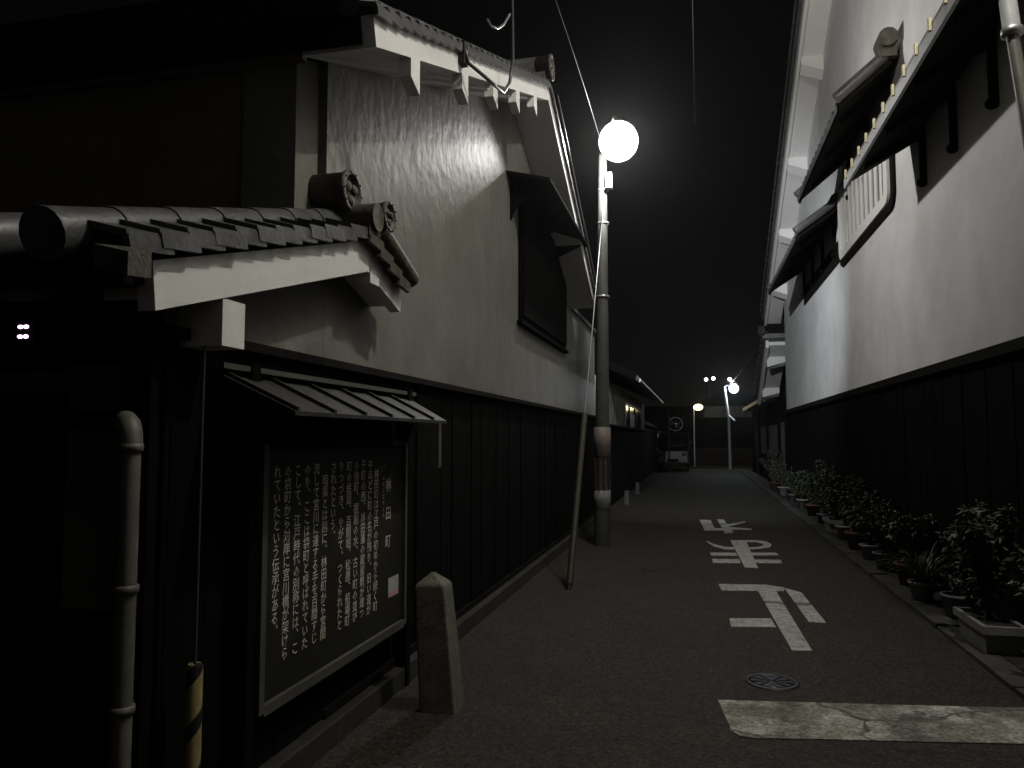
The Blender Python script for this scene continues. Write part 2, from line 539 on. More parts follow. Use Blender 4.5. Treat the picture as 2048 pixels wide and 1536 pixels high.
# manhole cover
mh = thing("manhole_cover", "round cast iron manhole cover with star pattern before the stop line", "manhole", (0.435, 5.28, 0))
MB().lathe([(0.165, -0.02), (0.165, 0.008), (0.14, 0.010), (0.14, -0.02)], (0.435, 5.28, 0), 28).build("ring", M['iron'], mh)
mb = MB().lathe([(0.137, -0.02), (0.137, 0.004), (0.0, 0.004)], (0.435, 5.28, 0), 28)
mb.build("lid", M['iron'], mh)
mb = MB()
for i in range(10):
    a = 2 * math.pi * i / 10
    c, s_ = math.cos(a), math.sin(a)
    p = [Vector((0.435 + c * r - s_ * w, 5.28 + s_ * r + c * w, 0)) for r, w in ((0.03, -0.006), (0.125, -0.02), (0.125, 0.02), (0.03, 0.006))]
    mb.hexa([q + Vector((0, 0, 0.003)) for q in p], [q + Vector((0, 0, 0.010)) for q in p])
mb.build("rib", M['iron'], mh)
vc = MB().lathe([(0.10, -0.01), (0.10, 0.006), (0.075, 0.008), (0.0, 0.006)], (-0.57, 9.4, 0), 18).build("valve_cover", M['iron_dark'], None, (-0.57, 9.4, 0))
tag(vc, "small dark round valve cover in the road near the lamp post", "valve cover")


# ------------------------------------------------------------------ roof tile meshes
def verge_tile_mesh(length, width, flap, mt, tilt=0.0):
    """edge tile along -X..0 (outer edge at x=0, dipping outwards by tilt), nose towards -Y raised, flap hanging outside"""
    mb = MB()
    L = length
    t = tilt
    mb.hexa([(-width, 0, 0.018 + t), (0, 0, 0.018), (0, L, 0.0), (-width, L, t)],
            [(-width, 0, 0.042 + t), (0, 0, 0.042), (0, L, 0.018), (-width, L, 0.018 + t)])
    mb.hexa([(-0.022, 0.003, -flap * 0.4), (0.003, 0.003, -flap * 0.4), (0.003, L, -flap), (-0.022, L, -flap)],
            [(-0.022, 0.003, 0.030), (0.003, 0.003, 0.030), (0.003, L, 0.010), (-0.022, L, 0.010)])
    return mb.mesh("verge_tile", mt)


def round_tile_mesh(r, L, mt, n=12):
    mb = MB()
    ring0 = [(r * math.cos(math.pi * 2 * k / n), 0, r * math.sin(math.pi * 2 * k / n)) for k in range(n)]
    ring1 = [(0.93 * r * math.cos(math.pi * 2 * k / n), L, 0.93 * r * math.sin(math.pi * 2 * k / n)) for k in range(n)]
    mb.add(ring0 + ring1, [(k, k + n, n + (k + 1) % n, (k + 1) % n) for k in range(n)], True)
    mb.add(ring0, [tuple(range(n))])
    mb.add(ring1, [tuple(range(n))[::-1]])
    return mb.mesh("round_tile", mt)


def ridge_end(parent, c, r, depth=0.14, face='x'):
    """round ornamented ridge end tile facing +X"""
    x, y, z = c
    mb = MB().lathe([(0.0, -depth), (r * .92, -depth), (r * .92, -0.01), (r, -0.01), (r, 0.015), (r * .80, 0.018), (r * .76, -0.004), (0.0, -0.006)], c, 20, 'x')
    o = mb.build("ridge_end_tile", M['tile_old'], parent, c)
    m2 = MB()
    for i in range(3):
        a = 2 * math.pi * i / 3 + 0.5
        m2.ball((x + 0.002, y + r * .38 * math.cos(a), z + r * .38 * math.sin(a)), 0.018, r * .26, r * .26, 8, 6)
    for i in range(10):
        a = 2 * math.pi * i / 10
        m2.ball((x + 0.016, y + r * .9 * math.cos(a), z + r * .9 * math.sin(a)), 0.008, r * .06, r * .06, 6, 4)
    m2.build("crest", M['tile_old'], o)["kind"] = "stuff"
    return o


# ================================================================== LEFT: white storehouse (gable towards the lane)
XW = -1.90            # wall plane
XB = -1.50            # outer face of the barge boards
YA, ZA = 7.97, 5.165   # apex (barge underside)
YN, ZN = 3.42, 3.46   # near eave
YF, ZF = 11.75, 3.532  # far eave
sn = (ZA - ZN) / (YA - YN)
sf = (ZF - ZA) / (YF - YA)


def zb(yy):
    return ZA + (yy - YA) * (sn if yy < YA else sf)


kura = thing("storehouse", "white plastered storehouse with black board base left of the lamp post", "storehouse", (-2.2, 8.0, 0))
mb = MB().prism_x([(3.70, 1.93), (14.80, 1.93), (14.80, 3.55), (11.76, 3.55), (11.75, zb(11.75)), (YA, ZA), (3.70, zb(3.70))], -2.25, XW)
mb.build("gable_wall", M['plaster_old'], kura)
MB().prism_x([(3.46, 1.93), (3.698, 1.93), (3.698, zb(3.7)), (3.46, zb(3.46))], -2.25, -1.95).build("corner_wall", M['plaster_old'], kura)
MB().box(-7.5, -2.255, 3.47, 3.6, 0, 3.46).build("side_wall", M['clay'], kura)
MB().box(-2.25, -1.86, 11.85, 14.82, 3.552, 3.61).build("coping", M['tile'], kura)
# lower boards
lw = thing_base = MB().box(-2.20, -1.925, 3.70, 14.80, 0.0, 1.925).build("lower_wall", M['dark_wood'], kura)
pk = MB().box(-0.018, 0.018, -0.128, 0.128, 0.0, 1.79).mesh("plank", M['black_board'])
yy = 3.70 + 0.135
while yy < 14.8:
    put("plank", pk, lw, (-1.902 + random.uniform(-.006, .006), yy, 0.125), (0, 0, random.uniform(-.02, .02)), (1, random.uniform(.97, 1.0), 1))
    yy += 0.27
MB().box(-1.925, -1.835, 3.72, 14.80, 1.915, 1.955).build("cap_rail", M['dark_wood'], kura)
MB().box(-1.925, -1.80, 3.72, 14.80, -0.02, 0.115).build("plinth", M['concrete_dark'], kura)
MB().box(-1.90, -1.866, 3.72, 14.80, 0.117, 0.165).build("sill_board", M['dark_wood'], kura)
# soffit, barge boards
MB().prism_x([(YN, ZN), (YA, ZA), (YF, ZF), (YF, ZF + .05), (YA, ZA + .05), (YN, ZN + .05)], -1.899, XB - 0.07).build("soffit", M['plaster_trim'], kura)
MB().box(-7.5, -1.90, YN, 3.468, ZN - .01, ZN + .04).build("eave_soffit", M['clay'], kura)
MB().box(-7.5, -1.57, YN - .045, YN - .004, ZN + .02, ZN + .14).box(-7.5, -1.66, YN - .10, YN - .052, ZN + .141, ZN + .335).build("eave_board", M['dark_wood'], kura)  # upper board added to black out the lit tile row ends
BH = 0.155
MB().prism_x([(YN, ZN), (YA, ZA), (YA, ZA + BH), (YN - 0.04, ZN + BH - .01)], XB - 0.068, XB).build("barge_board", M['plaster_trim'], kura)
MB().prism_x([(YA + .002, ZA), (YF, ZF), (YF + .03, ZF + BH - .01), (YA + .002, ZA + BH)], XB - 0.068, XB).build("barge_board", M['plaster_trim'], kura)
for by in (3.95, 4.9, 5.71, 6.49, 7.26):
    z0 = zb(by)
    w = 0.07
    d1, d2 = (zb(by - w), zb(by + w))
    MB().hexa([(XB + .004, by - w, z0 - .13), (XB + .004, by + w, z0 - .13 - .05), (XB + .004, by + w, d2 - .002), (XB + .004, by - w, d1 - .002)],
              [(XB - .066, by - w, z0 - .13), (XB - .066, by + w, z0 - .13 - .05), (XB - .066, by + w, d2 - .002), (XB - .066, by - w, d1 - .002)]).build("bracket", M['plaster_trim'], kura)
# tiled roof
TZ = BH + 0.015
for (ya, za, ye, ze) in ((YA, ZA, YN - .05, ZN), (YA, ZA, YF + .05, ZF)):
    MB().prism_x([(ya, za + .152), (ye, ze + .145), (ye, ze + .19), (ya, za + .20)], -7.5, XB - 0.03).build("roof_slope", M['tile'], kura)
rows = MB()
for i in range(20):
    x = -1.95 - i * 0.28
    rows.tube([(x, YN + .03, ZN + .235), (x, YA, ZA + .21)], 0.06, 6)
    rows.tube([(x, YF + .06, ZF + .21), (x, YA, ZA + .21)], 0.06, 6)
o = rows.build("tile_row", M['tile'], kura)
o["kind"] = "stuff"
vt = verge_tile_mesh(0.185, 0.17, 0.035, M['tile'], .03)
vtf = verge_tile_mesh(0.24, 0.17, 0.035, M['tile'], .03)
an, af = math.atan(sn), math.atan(-sf)
npc = 31
for i in range(npc):
    yy = YN - 0.06 + (YA - YN) * i / npc
    put("verge_tile", vt, kura, (XB + 0.03, yy, zb(YN) + (yy - YN) * sn + BH + .012), (an, 0, 0))
for i in range(22):
    yy = YF + 0.06 - (YF - YA) * i / 22
    put("verge_tile", vtf, kura, (XB + 0.03, yy, ZF + (yy - YF) * sf + BH + .012), (-af, 0, 0), (1, -1, 1))
rt = round_tile_mesh(0.065, 0.30, M['tile'])
for i in range(16):
    yy = YN - 0.08 + i * 0.278
    put("round_tile", rt, kura, (XB - 0.12, yy, ZN + (yy - YN) * sn + BH + .075), (an, 0, 0))
for i in range(13):
    yy = YF + 0.08 - i * 0.278
    put("round_tile", rt, kura, (XB - 0.12, yy, ZF + (yy - YF) * sf + BH + .075), (af, 0, math.pi))
MB().box(-7.5, XB - .02, YA - .10, YA + .10, ZA + .20, ZA + .36).tube([(-7.5, YA, ZA + .39), (XB, YA, ZA + .39)], 0.10, 10).build("ridge", M['tile'], kura)
ridge_end(kura, (XB + .03, YA, ZA + .36), 0.14)

# shuttered window with its wooden hood
win = MB().box(-1.93, -1.87, 8.25, 11.25, 2.83, 4.29).build("window", M['black_board'], kura)
for i in range(7):
    y0 = 8.31 + i * 0.415
    MB().box(-1.869, -1.845, y0, y0 + 0.40, 2.90, 4.22).build("shutter_board", M['black_board'], win)
MB().box(-1.899, -1.83, 8.18, 11.3, 2.79, 2.828).build("window_sill", M['black_board'], kura)
hood = MB().hexa([(-1.899, 7.69, 4.30), (-1.43, 7.69, 4.185), (-1.43, 10.55, 4.185), (-1.899, 11.0, 4.30)],
                 [(-1.899, 7.69, 4.335), (-1.43, 7.69, 4.22), (-1.43, 10.55, 4.22), (-1.899, 11.0, 4.335)]).build("window_hood", M['black_board'], kura)
for hy in (7.86, 9.2, 10.3):
    MB().prism_y([(-1.899, 4.29), (-1.50, 4.185), (-1.50, 4.15), (-1.84, 4.0), (-1.899, 3.85)], hy, hy + 0.045).build("hood_bracket", M['black_board'], hood)
# iron hook and service cable at the eave
hk = thing("service_cable", "black power cable looping down to the gable edge of the left storehouse", "cable", (-1.38, 5.3, 4.1))
MB().tube([(-1.25, 5.4, 5.6), (-1.33, 5.57, 4.9), (-1.37, 5.77, 4.52), (-1.39, 5.74, 4.33), (-1.38, 5.50, 4.14), (-1.37, 5.2, 4.06), (-1.37, 4.93, 4.00), (-1.44, 4.78, 4.03), (-1.46, 4.78, 4.12)], 0.013, 6).build("cable", M['wire'], hk)
MB().tube([(-1.33, 4.86, 4.36), (-1.33, 4.95, 4.36), (-1.32, 5.10, 4.42), (-1.32, 5.28, 4.55), (-1.31, 5.42, 4.70)], 0.008, 6).build("cable", M['metal'], hk)
MB().box(-1.497, -1.455, 4.74, 4.82, 4.02, 4.17).build("clamp", M['iron_dark'], hk)
o = MB().tube([(-1.42, 8.1, 5.27), (-1.42, 9.6, 4.60), (-1.42, 10.9, 4.02), (-1.42, 11.7, 3.66)], 0.007, 6).build("verge_conduit", M['metal'], kura)

# ================================================================== LEFT: gatehouse with the small tiled gable
gate = thing("gatehouse", "low gatehouse with small tiled gable roof and white barge board, left of the storehouse", "gatehouse", (-2.6, 2.9, 0))
XS = -1.70
GB = [(2.15, 1.96), (3.80, 2.435), (4.27, 2.29)]
GT = [(4.29, 2.42), (3.82, 2.61), (2.13, 2.12)]
sg = (GB[1][1] - GB[0][1]) / (GB[1][0] - GB[0][0])
sh = (GB[2][1] - GB[1][1]) / (GB[2][0] - GB[1][0])


def gz(yy):
    return GB[1][1] + (yy - GB[1][0]) * (sg if yy < GB[1][0] else sh)


MB().prism_x([GB[0], GB[1], GT[1], GT[2]], XS - .065, XS).build("barge_board", M['plaster_trim'], gate)
MB().prism_x([(GB[1][0] + .001, GB[1][1]), GB[2], GT[0], (GT[1][0] + .001, GT[1][1])], XS - .065, XS).build("barge_board", M['plaster_trim'], gate)
MB().box(XW + .001, XS - .004, 2.52, 2.665, 1.89, gz(2.52) + .0).build("bracket", M['plaster_trim'], gate)
MB().box(XS - .066, XS + .006, 3.82, 3.94, gz(3.94) - .012, 2.46).build("purlin_end", M['plaster_trim'], gate)
MB().prism_x([(2.15, 2.0), (3.80, 2.475), (4.27, 2.33), (4.27, 2.36), (3.80, 2.51), (2.15, 2.04)], -1.897, XS - .066).build("soffit", M['plaster_trim'], gate)
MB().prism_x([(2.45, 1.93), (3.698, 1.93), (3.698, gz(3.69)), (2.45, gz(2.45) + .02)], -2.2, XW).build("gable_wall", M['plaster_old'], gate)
glw = MB().box(-2.20, -1.925, 2.44, 3.698, 0, 1.925).build("lower_wall", M['dark_wood'], gate)
yy = 2.575
while yy < 3.66:
    put("plank", pk, glw, (-1.902 + random.uniform(-.006, .006), yy, 0.125), (0, 0, random.uniform(-.02, .02)))
    yy += 0.27
MB().box(-1.925, -1.835, 2.40, 3.718, 1.915, 1.955).build("cap_rail", M['dark_wood'], gate)
MB().box(-1.925, -1.80, 2.40, 3.718, -0.02, 0.115).build("plinth", M['concrete_dark'], gate)
MB().box(-2.02, -1.895, 2.385, 2.438, 0, 1.90).build("corner_post", M['black_board'], gate)
# front wall, facing the viewer: beam, clay panel, door
MB().box(-2.275, -2.022, 2.42, 2.50, 0.93, 1.60).build("wall_panel", M['clay'], gate)
MB().box(-2.275, -2.022, 2.42, 2.50, 1.645, 1.82).build("wall_panel", M['clay'], gate)
MB().box(-5.0, -2.28, 2.44, 2.50, 1.72, 1.80).build("wall_panel", M['clay'], gate)
MB().hexa([(-2.30, 2.40, 1.60), (-2.022, 2.40, 1.555), (-2.022, 2.44, 1.555), (-2.30, 2.44, 1.60)],
          [(-2.30, 2.40, 1.66), (-2.022, 2.40, 1.625), (-2.022, 2.44, 1.625), (-2.30, 2.44, 1.66)]).build("rail", M['dark_wood'], gate)
MB().box(-5.0, -1.90, 2.37, 2.46, 1.825, 1.99).build("beam", M['black_board'], gate)
MB().box(-2.275, -2.022, 2.425, 2.50, 0, 0.925).build("wainscot", M['black_board'], gate)
dr = MB().box(-3.4, -2.28, 2.50, 2.54, 0, 1.72).build("door", M['black_board'], gate)
for i in range(5):
    MB().box(-3.4 + i * 0.224, -3.4 + i * 0.224 + 0.215, 2.48, 2.498, 0.02, 1.70).build("door_board", M['black_board'], dr)
# tiled roof
for (y0, z0, y1, z1, x1) in ((2.02, 2.105, 3.75, 2.59, -1.70), (4.23, 2.41, 3.75, 2.59, -1.70)):
    MB().prism_x([(y0, z0 + .012), (y1, z1 + .012), (y1, z1 + .05), (y0, z0 + .05)], -5.5 if y0 < 3 else -1.895, x1).build("roof_slope", M['tile'], gate)
ag = math.atan(sg)
gv = verge_tile_mesh(0.20, 0.20, 0.045, M['tile'], .055)
for i in range(12):
    yy = 1.97 + i * 0.139
    put("verge_tile", gv, gate, (-1.655 + random.uniform(-.004, .004), yy, 2.135 + (yy - 1.97) * 0.283 + random.uniform(-.003, .003)), (ag + random.uniform(-.01, .01), 0, random.uniform(-.012, .012)))
gv2 = verge_tile_mesh(0.17, 0.20, 0.05, M['tile_old'])
for i in range(4):
    yy = 4.27 - i * 0.135
    put("verge_tile", gv2, gate, (-1.64, yy, 2.42 + (4.27 - yy) * 0.36), (math.atan(sh), 0, 0), (1, -1, 1))
gr = round_tile_mesh(0.082, 0.29, M['tile'], 16)
for i in range(7):
    yy = 1.86 + i * 0.268
    put("round_tile", gr, gate, (-1.865, yy, 2.160 + (yy - 1.9) * sg), (ag, 0, 0))
for k in range(1, 4):
    for i in range(6):
        yy = 1.86 + i * 0.268
        if k > 1 and i > 5: continue
        put("round_tile", gr, gate, (-1.865 - k * 0.27, yy, 2.160 + (yy - 1.9) * sg), (ag, 0, 0))
rows = MB()
for k in range(4, 13):
    rows.tube([(-1.865 - k * 0.27, 1.86, 2.15), (-1.865 - k * 0.27, 3.3, 2.57)], 0.08, 8)
o = rows.build("tile_row", M['tile'], gate)
o["kind"] = "stuff"
MB().tube([(-1.67, 4.36, 2.50), (-1.67, 3.86, 2.68)], 0.055, 10).build("hip_tile", M['tile_old'], gate)
MB().tube([(-1.95, 3.75, 2.71), (-1.62, 3.75, 2.71)], 0.075, 12).box(-1.95, -1.64, 3.68, 3.82, 2.6, 2.69).build("ridge", M['tile_old'], gate)
ridge_end(gate, (-1.63, 3.90, 2.755), 0.085, 0.2)
ridge_end(gate, (-1.76, 3.70, 2.84), 0.115, 0.22)
MB().box(-5.5, -1.69, 1.99, 2.03, 2.02, 2.09).build("eave_board", M['black_board'], gate)
MB().box(-5.5, -1.735, 2.03, 2.44, 2.045, 2.07).build("eave_soffit", M['dark_wood'], gate)
nose = MB()
nose.hexa([(-1.72, 1.90, 2.045), (-1.60, 1.90, 2.02), (-1.60, 2.0, 2.03), (-1.72, 2.0, 2.055)], [(-1.72, 1.90, 2.12), (-1.60, 1.90, 2.09), (-1.60, 2.0, 2.12), (-1.72, 2.0, 2.14)])
nose.build("eave_tile", M['tile_old'], gate)

# purple diode device under the gatehouse eave
dev = thing("diode_lamp", "small box with four glowing purple diodes under the gatehouse beam", "signal light", (-2.40, 2.34, 1.93))
MB().box(-2.47, -2.355, 2.33, 2.37, 1.885, 1.985).build("housing", M['black_board'], dev)
for dx in (-0.013, 0.012):
    for dz in (-0.018, 0.018):
        MB().ball((-2.398 + dx, 2.328, 1.937 + dz), 0.0115, 0.007, 0.007, 8, 6).build("diode", M['purple'], dev)

# drain pipe by the gatehouse corner
dp = thing("drain_pipe", "grey plastic drain pipe with elbow at the gatehouse corner", "pipe", (-1.90, 2.30, 0))
MB().tube([(-1.90, 2.30, 0.0), (-1.90, 2.30, 1.50), (-1.902, 2.303, 1.53)], 0.034, 14).build("pipe", M['pvc'], dp)
MB().tube([(-1.90, 2.30, 1.52), (-1.903, 2.302, 1.56), (-1.918, 2.312, 1.592), (-1.95, 2.335, 1.605), (-2.0, 2.38, 1.607)], 0.039, 14).build("elbow", M['pvc'], dp)
for z in (1.50, 0.62, 1.02):
    MB().lathe([(0.034, 0), (0.042, 0.003), (0.042, 0.028), (0.034, 0.03)], (-1.90, 2.30, z), 16).build("collar", M['pvc'], dp)
sg_ = thing("striped_guard", "short yellow and black striped cable guard standing by the gatehouse wall", "cable guard", (-1.78, 2.52, 0))
MB().tube([(-1.78, 2.52, 0), (-1.78, 2.52, 0.72), (-1.78, 2.52, 0.735)], [0.029, 0.029, 0.024], 16).build("sleeve", M['stripe'], sg_, (-1.78, 2.52, 0))
MB().tube([(-1.78, 2.52, 0.73), (-1.785, 2.53, 1.90)], 0.006, 6).build("wire", M['wire'], sg_)

# ================================================================== notice board
nb = thing("notice_board", "dark wooden notice board with columns of white Japanese text and small roof", "notice board", (-1.83, 3.8, 0))
BX = -1.80
MB().box(-1.862, BX, 2.99, 4.585, 0.43, 1.50).build("panel", M['board'], nb)
for (y0, y1, z0, z1) in ((2.95, 2.99, 0.40, 1.52), (4.585, 4.62, 0.40, 1.52), (2.99, 4.585, 0.385, 0.43), (2.99, 4.585, 1.50, 1.53)):
    MB().box(-1.866, BX + .022, y0, y1, z0, z1).build("frame", M['board_frame'] if z1 < 1.52 or y1 < 3 or y0 > 4.5 else M['dark_wood'], nb)
for y0 in (2.87, 4.66):
    MB().box(-1.875, -1.79, y0, y0 + .06, 0.0, 1.86).build("post", M['black_board'], nb)
rf = MB().hexa([(-1.868, 2.70, 1.80), (-1.50, 2.70, 1.635), (-1.50, 4.55, 1.635), (-1.868, 4.80, 1.80)],
               [(-1.868, 2.70, 1.82), (-1.50, 2.70, 1.652), (-1.50, 4.55, 1.652), (-1.868, 4.80, 1.82)]).build("roof", M['copper'], nb)
MB().box(-1.875, -1.80, 2.68, 4.82, 1.822, 1.845).build("ridge_board", M['board_frame'], rf)
for i in range(6):
    y0 = 2.72 + i * 0.34
    yb = 2.70 + (y0 - 2.70) * 0.93
    MB().hexa([(-1.866, y0, 1.821), (-1.50, yb, 1.653), (-1.50, yb + .022, 1.653), (-1.866, y0 + .022, 1.821)],
              [(-1.866, y0, 1.836), (-1.50, yb, 1.668), (-1.50, yb + .022, 1.668), (-1.866, y0 + .022, 1.836)]).build("batten", M['copper'], rf)
MB().box(-1.868, -1.60, 4.70, 4.745, 1.60, 1.64).box(-1.66, -1.60, 4.695, 4.75, 1.36, 1.598).build("bracket", M['board_frame'], nb)


def lettering(name, cols, material, parent, x, z_top, size, pitch):
    """columns of vertical writing; cols = (y of column centre, text); lies on the plane x, read from +X"""
    mb = MB()
    dg = None
    for yc, z0, sz, pt, text in cols:
        cu = bpy.data.curves.new("txt", 'FONT')
        cu.body = "\n".join(text)
        cu.size = sz
        cu.align_x = 'CENTER'
        cu.resolution_u = 1
        cu.space_line = pt / sz
        ob = bpy.data.objects.new("txt", cu)
        COL.objects.link(ob)
        bpy.context.view_layer.update()
        d = bpy.context.evaluated_depsgraph_get()
        me = bpy.data.meshes.new_from_object(ob.evaluated_get(d))
        vs = [(x, yc + v.co.x, z0 + v.co.y) for v in me.vertices]
        mb.add(vs, [tuple(p.vertices) for p in me.polygons])
        bpy.data.objects.remove(ob)
        bpy.data.curves.remove(cu)
        bpy.data.meshes.remove(me)
    return mb.build(name, material, parent)


text = ["れていたという伝承がある︒", "の袋町から対岸に宮川橋が架けら", "こして︑江戸時代の別称には︑こ", "のり︑ここは袋町と呼ばれていた", "流して宮川に達する手を百間すじ", "　暗渠とは別に︑林田町から宮間", "されたという︒", "りつづき︑やがて︑つくられたと", "町の絵図︑百間堀︑松原︑船場町", "の侍町︑掘割の水︑古い町の並び", "千町の西︑林田藩の蔵屋敷が建つ", "中ほどに町の名が残り︑旧い道が", "　林田町は江戸の初めから続く町"]
cols = []
for i, t in enumerate(text):
    cols.append((3.095 + i * 0.0905, 1.375, 0.062, 0.0575, t))
cols.append((4.36, 1.235, 0.085, 0.165, "林田町"))
cols.append((4.285, 1.30, 0.032, 0.036, "はやしだちょう"))
lettering("lettering", cols, M['letter'], nb, BX + .0012, 0, 0, 0)["kind"] = "stuff"
st = MB().box(BX + .0005, BX + .002, 4.37, 4.53, 0.60, 0.715).build("sticker", M['sticker'], nb)
MB().box(BX + .0021, BX + .0026, 4.37, 4.53, 0.60, 0.628).build("sticker_band", M['sticker_red'], st)

# ================================================================== stone marker
sp = thing("stone_marker", "square granite marker post with pyramid top standing by the notice board", "stone post", (-1.45, 4.38, 0))
b0 = [(-1.555, 4.25, -.03), (-1.345, 4.26, -.03), (-1.345, 4.47, -.03), (-1.555, 4.46, -.03)]
b1 = [(-1.60, 4.28, 0.70), (-1.425, 4.285, 0.705), (-1.425, 4.45, 0.70), (-1.60, 4.445, 0.70)]
mb = MB()
mb.add(b0 + b1 + [(-1.515, 4.365, 0.775)], [(3, 2, 1, 0), (0, 1, 5, 4), (1, 2, 6, 5), (2, 3, 7, 6), (3, 0, 4, 7), (4, 5, 8), (5, 6, 8), (6, 7, 8), (7, 4, 8)])
mb.build("shaft", M['stone'], sp, None, 0.012)

# ================================================================== main street lamp on a concrete pole
lamp = thing("street_lamp", "tall concrete pole with glaring white street lamp beside the storehouse", "street lamp", (-1.36, 11.3, 0))
MB().tube([(-1.36, 11.3, -.05), (-1.355, 11.3, 1.0), (-1.31, 11.3, 5.55), (-1.308, 11.3, 5.75)], [0.118, 0.112, 0.062, 0.058], 18).build("pole", M['pole'], lamp)
for (z0, z1, m_) in ((1.27, 1.70, 'wrap'), (0.53, 0.79, 'wrap_pale')):
    c0 = -1.36 + .011 * z0
    MB().lathe([(0.112, 0), (0.122, 0.004), (0.120, z1 - z0 - .004), (0.11, z1 - z0)], (c0, 11.3, z0), 20).build("sleeve", M[m_], lamp)
for i in range(10):
    a = 2 * math.pi * i / 10
    c, s_ = math.cos(a), math.sin(a)
    MB().box(-1.352 + .116 * c - .012, -1.352 + .116 * c + .012, 11.3 + .116 * s_ - .012, 11.3 + .116 * s_ + .012, 0.80, 1.26).build("slat", M['iron_dark'], lamp)
MB().tube([(-1.31, 11.3, 5.62), (-1.25, 11.1, 5.85), (-1.05, 10.5, 5.98), (-0.98, 10.3, 5.80)], 0.024, 10).build("arm", M['metal'], lamp)
MB().box(-1.25, -1.16, 11.12, 11.24, 5.20, 5.42).build("control_box", M['metal'], lamp)
lx, ly, lz = MAIN_LAMP
MB().ball((lx, ly, lz), 0.265, 0.265, 0.27, 24, 16).build("globe", M['lamp_white'], lamp)
for k, (zz, rr) in enumerate(((5.2, .072), (4.7, .078), (3.6, .088))):
    MB().lathe([(rr, 0), (rr + .008, .003), (rr + .008, .03), (rr, .033)], (-1.36 + .011 * zz, 11.3, zz), 16).build("band", M['metal'], lamp)


def point(name, loc, power, col, radius, parent):
    ld = bpy.data.lights.new(name, 'POINT')
    ld.energy = power
    ld.color = col
    ld.shadow_soft_size = radius
    lo = bpy.data.objects.new(name, ld)
    COL.objects.link(lo)
    lo.parent = parent
    lo.location = Vector(loc) - ORIG[parent.name]
    return lo


point("bulb", (lx, ly, lz), MAIN_POWER, (1.0, 0.97, 0.93), 0.07, lamp)
sd_ = bpy.data.lights.new("beam", 'SPOT')  # extra spot added inside the lamp to brighten the right storehouse wall
sd_.energy = WALL_FILL_POWER
sd_.color = (0.90, 0.95, 1.0)
sd_.spot_size = R(90)
sd_.spot_blend = 1.0
sd_.shadow_soft_size = 0.07
so_ = bpy.data.objects.new("beam", sd_)
COL.objects.link(so_)
so_.parent = lamp
so_.location = Vector((lx, ly, lz)) - ORIG[lamp.name]
so_.rotation_euler = (Vector((2.4, 40.0, -1.5)) - Vector((lx, ly, lz))).to_track_quat('-Z', 'Y').to_euler()

gw = thing("guy_wire", "slanting guy wire with brown plastic guard running down from the lamp pole", "guy wire", (-1.3, 7.94, 0))
A, B = Vector((-1.30, 7.94, 0)), Vector((-1.30, 11.25, 4.95))
MB().tube([A + (B - A) * 0.01, A + (B - A) * 0.37], 0.036, 12).build("guard", M['guard'], gw)
MB().tube([A + (B - A) * 0.372, B], 0.008, 6).build("wire", M['metal'], gw)
MB().tube([A + Vector((0, -.02, -.03)), A + (B - A) * 0.012], 0.028, 10).build("anchor", M['iron_dark'], gw)

# ================================================================== RIGHT: large white storehouse
RW = 2.40
RB = 1.95
rk = thing("storehouse", "tall white plastered storehouse with three window hoods on the right", "storehouse", (4.0, 9.0, 0))
RAy, RAz = 7.5, 12.1


def rz(yy):
    return 9.2 - .453 * (yy - 13.9) if yy > RAy else RAz - .453 * (RAy - yy)


RE = 23.5
MB().prism_x([(-3.0, 2.30), (22.5, 2.30), (22.5, rz(22.5) + .0), (RAy, RAz), (-3.0, rz(-3.0))], RW, 2.8).build("gable_wall", M['plaster'], rk)
MB().box(2.8, 9.5, 22.3, 22.5, 0, rz(22.5)).build("end_wall", M['plaster'], rk)
rlw = MB().box(2.43, 2.8, -3.0, 22.5, 0, 2.295).build("lower_wall", M['dark_wood'], rk)
rp_ = MB().box(-0.018, 0.018, -0.145, 0.145, 0.0, 2.10).mesh("plank", M['black_board'])
yy = 3.0
while yy < 22.4:
    put("plank", rp_, rlw, (2.412 + random.uniform(-.006, .006), yy, 0.10), (0, 0, random.uniform(-.02, .02)), (1, random.uniform(.97, 1.0), 1))
    yy += 0.30
MB().box(2.33, 2.43, -3.0, 22.52, 2.20, 2.262).build("cap_rail", M['dark_wood'], rk)
MB().box(2.36, 2.398, -3.0, 22.52, 2.264, 2.30).build("drip_board", M['dark_wood'], rk)
# verge: soffit, barge board, purlins
poly = lambda dz0, dz1, e: [(-5, rz(-5) + dz0), (RAy, RAz + dz0), (e, rz(e) + dz0), (e, rz(e) + dz1), (RAy, RAz + dz1), (-5, rz(-5) + dz1)]
MB().prism_x(poly(.0, .06, RE), RB + .06, RW + .001).build("soffit", M['plaster_trim'], rk)
MB().prism_x(poly(-.05, .2, RE), RB, RB + .058).build("barge_board", M['plaster_trim'], rk)
MB().prism_x(poly(.2, .32, RE + .1), RB - .07, 9.5).build("roof_slope", M['tile'], rk)
for by in (10.2, 12.6, 15.0, 17.4, 19.6, 21.7):
    h = .30
    MB().hexa([(RB + .062, by, rz(by) - h * .5), (RW + .001, by, rz(by) - h), (RW + .001, by + .22, rz(by + .22) - h), (RB + .062, by + .22, rz(by + .22) - h * .5)],
              [(RB + .062, by, rz(by) - .003), (RW + .001, by, rz(by) - .003), (RW + .001, by + .22, rz(by + .22) - .003), (RB + .062, by + .22, rz(by + .22) - .003)]).build("purlin_end", M['plaster_trim'], rk)
rvt = verge_tile_mesh(0.30, 0.2, 0.10, M['tile'])
ar = math.atan(.453)
for i in range(45):
    yy = RE + .05 - i * 0.27
    put("verge_tile", rvt, rk, (RB - .13, yy, rz(yy) + .32), (-ar, 0, 0), (-1, -1, 1))


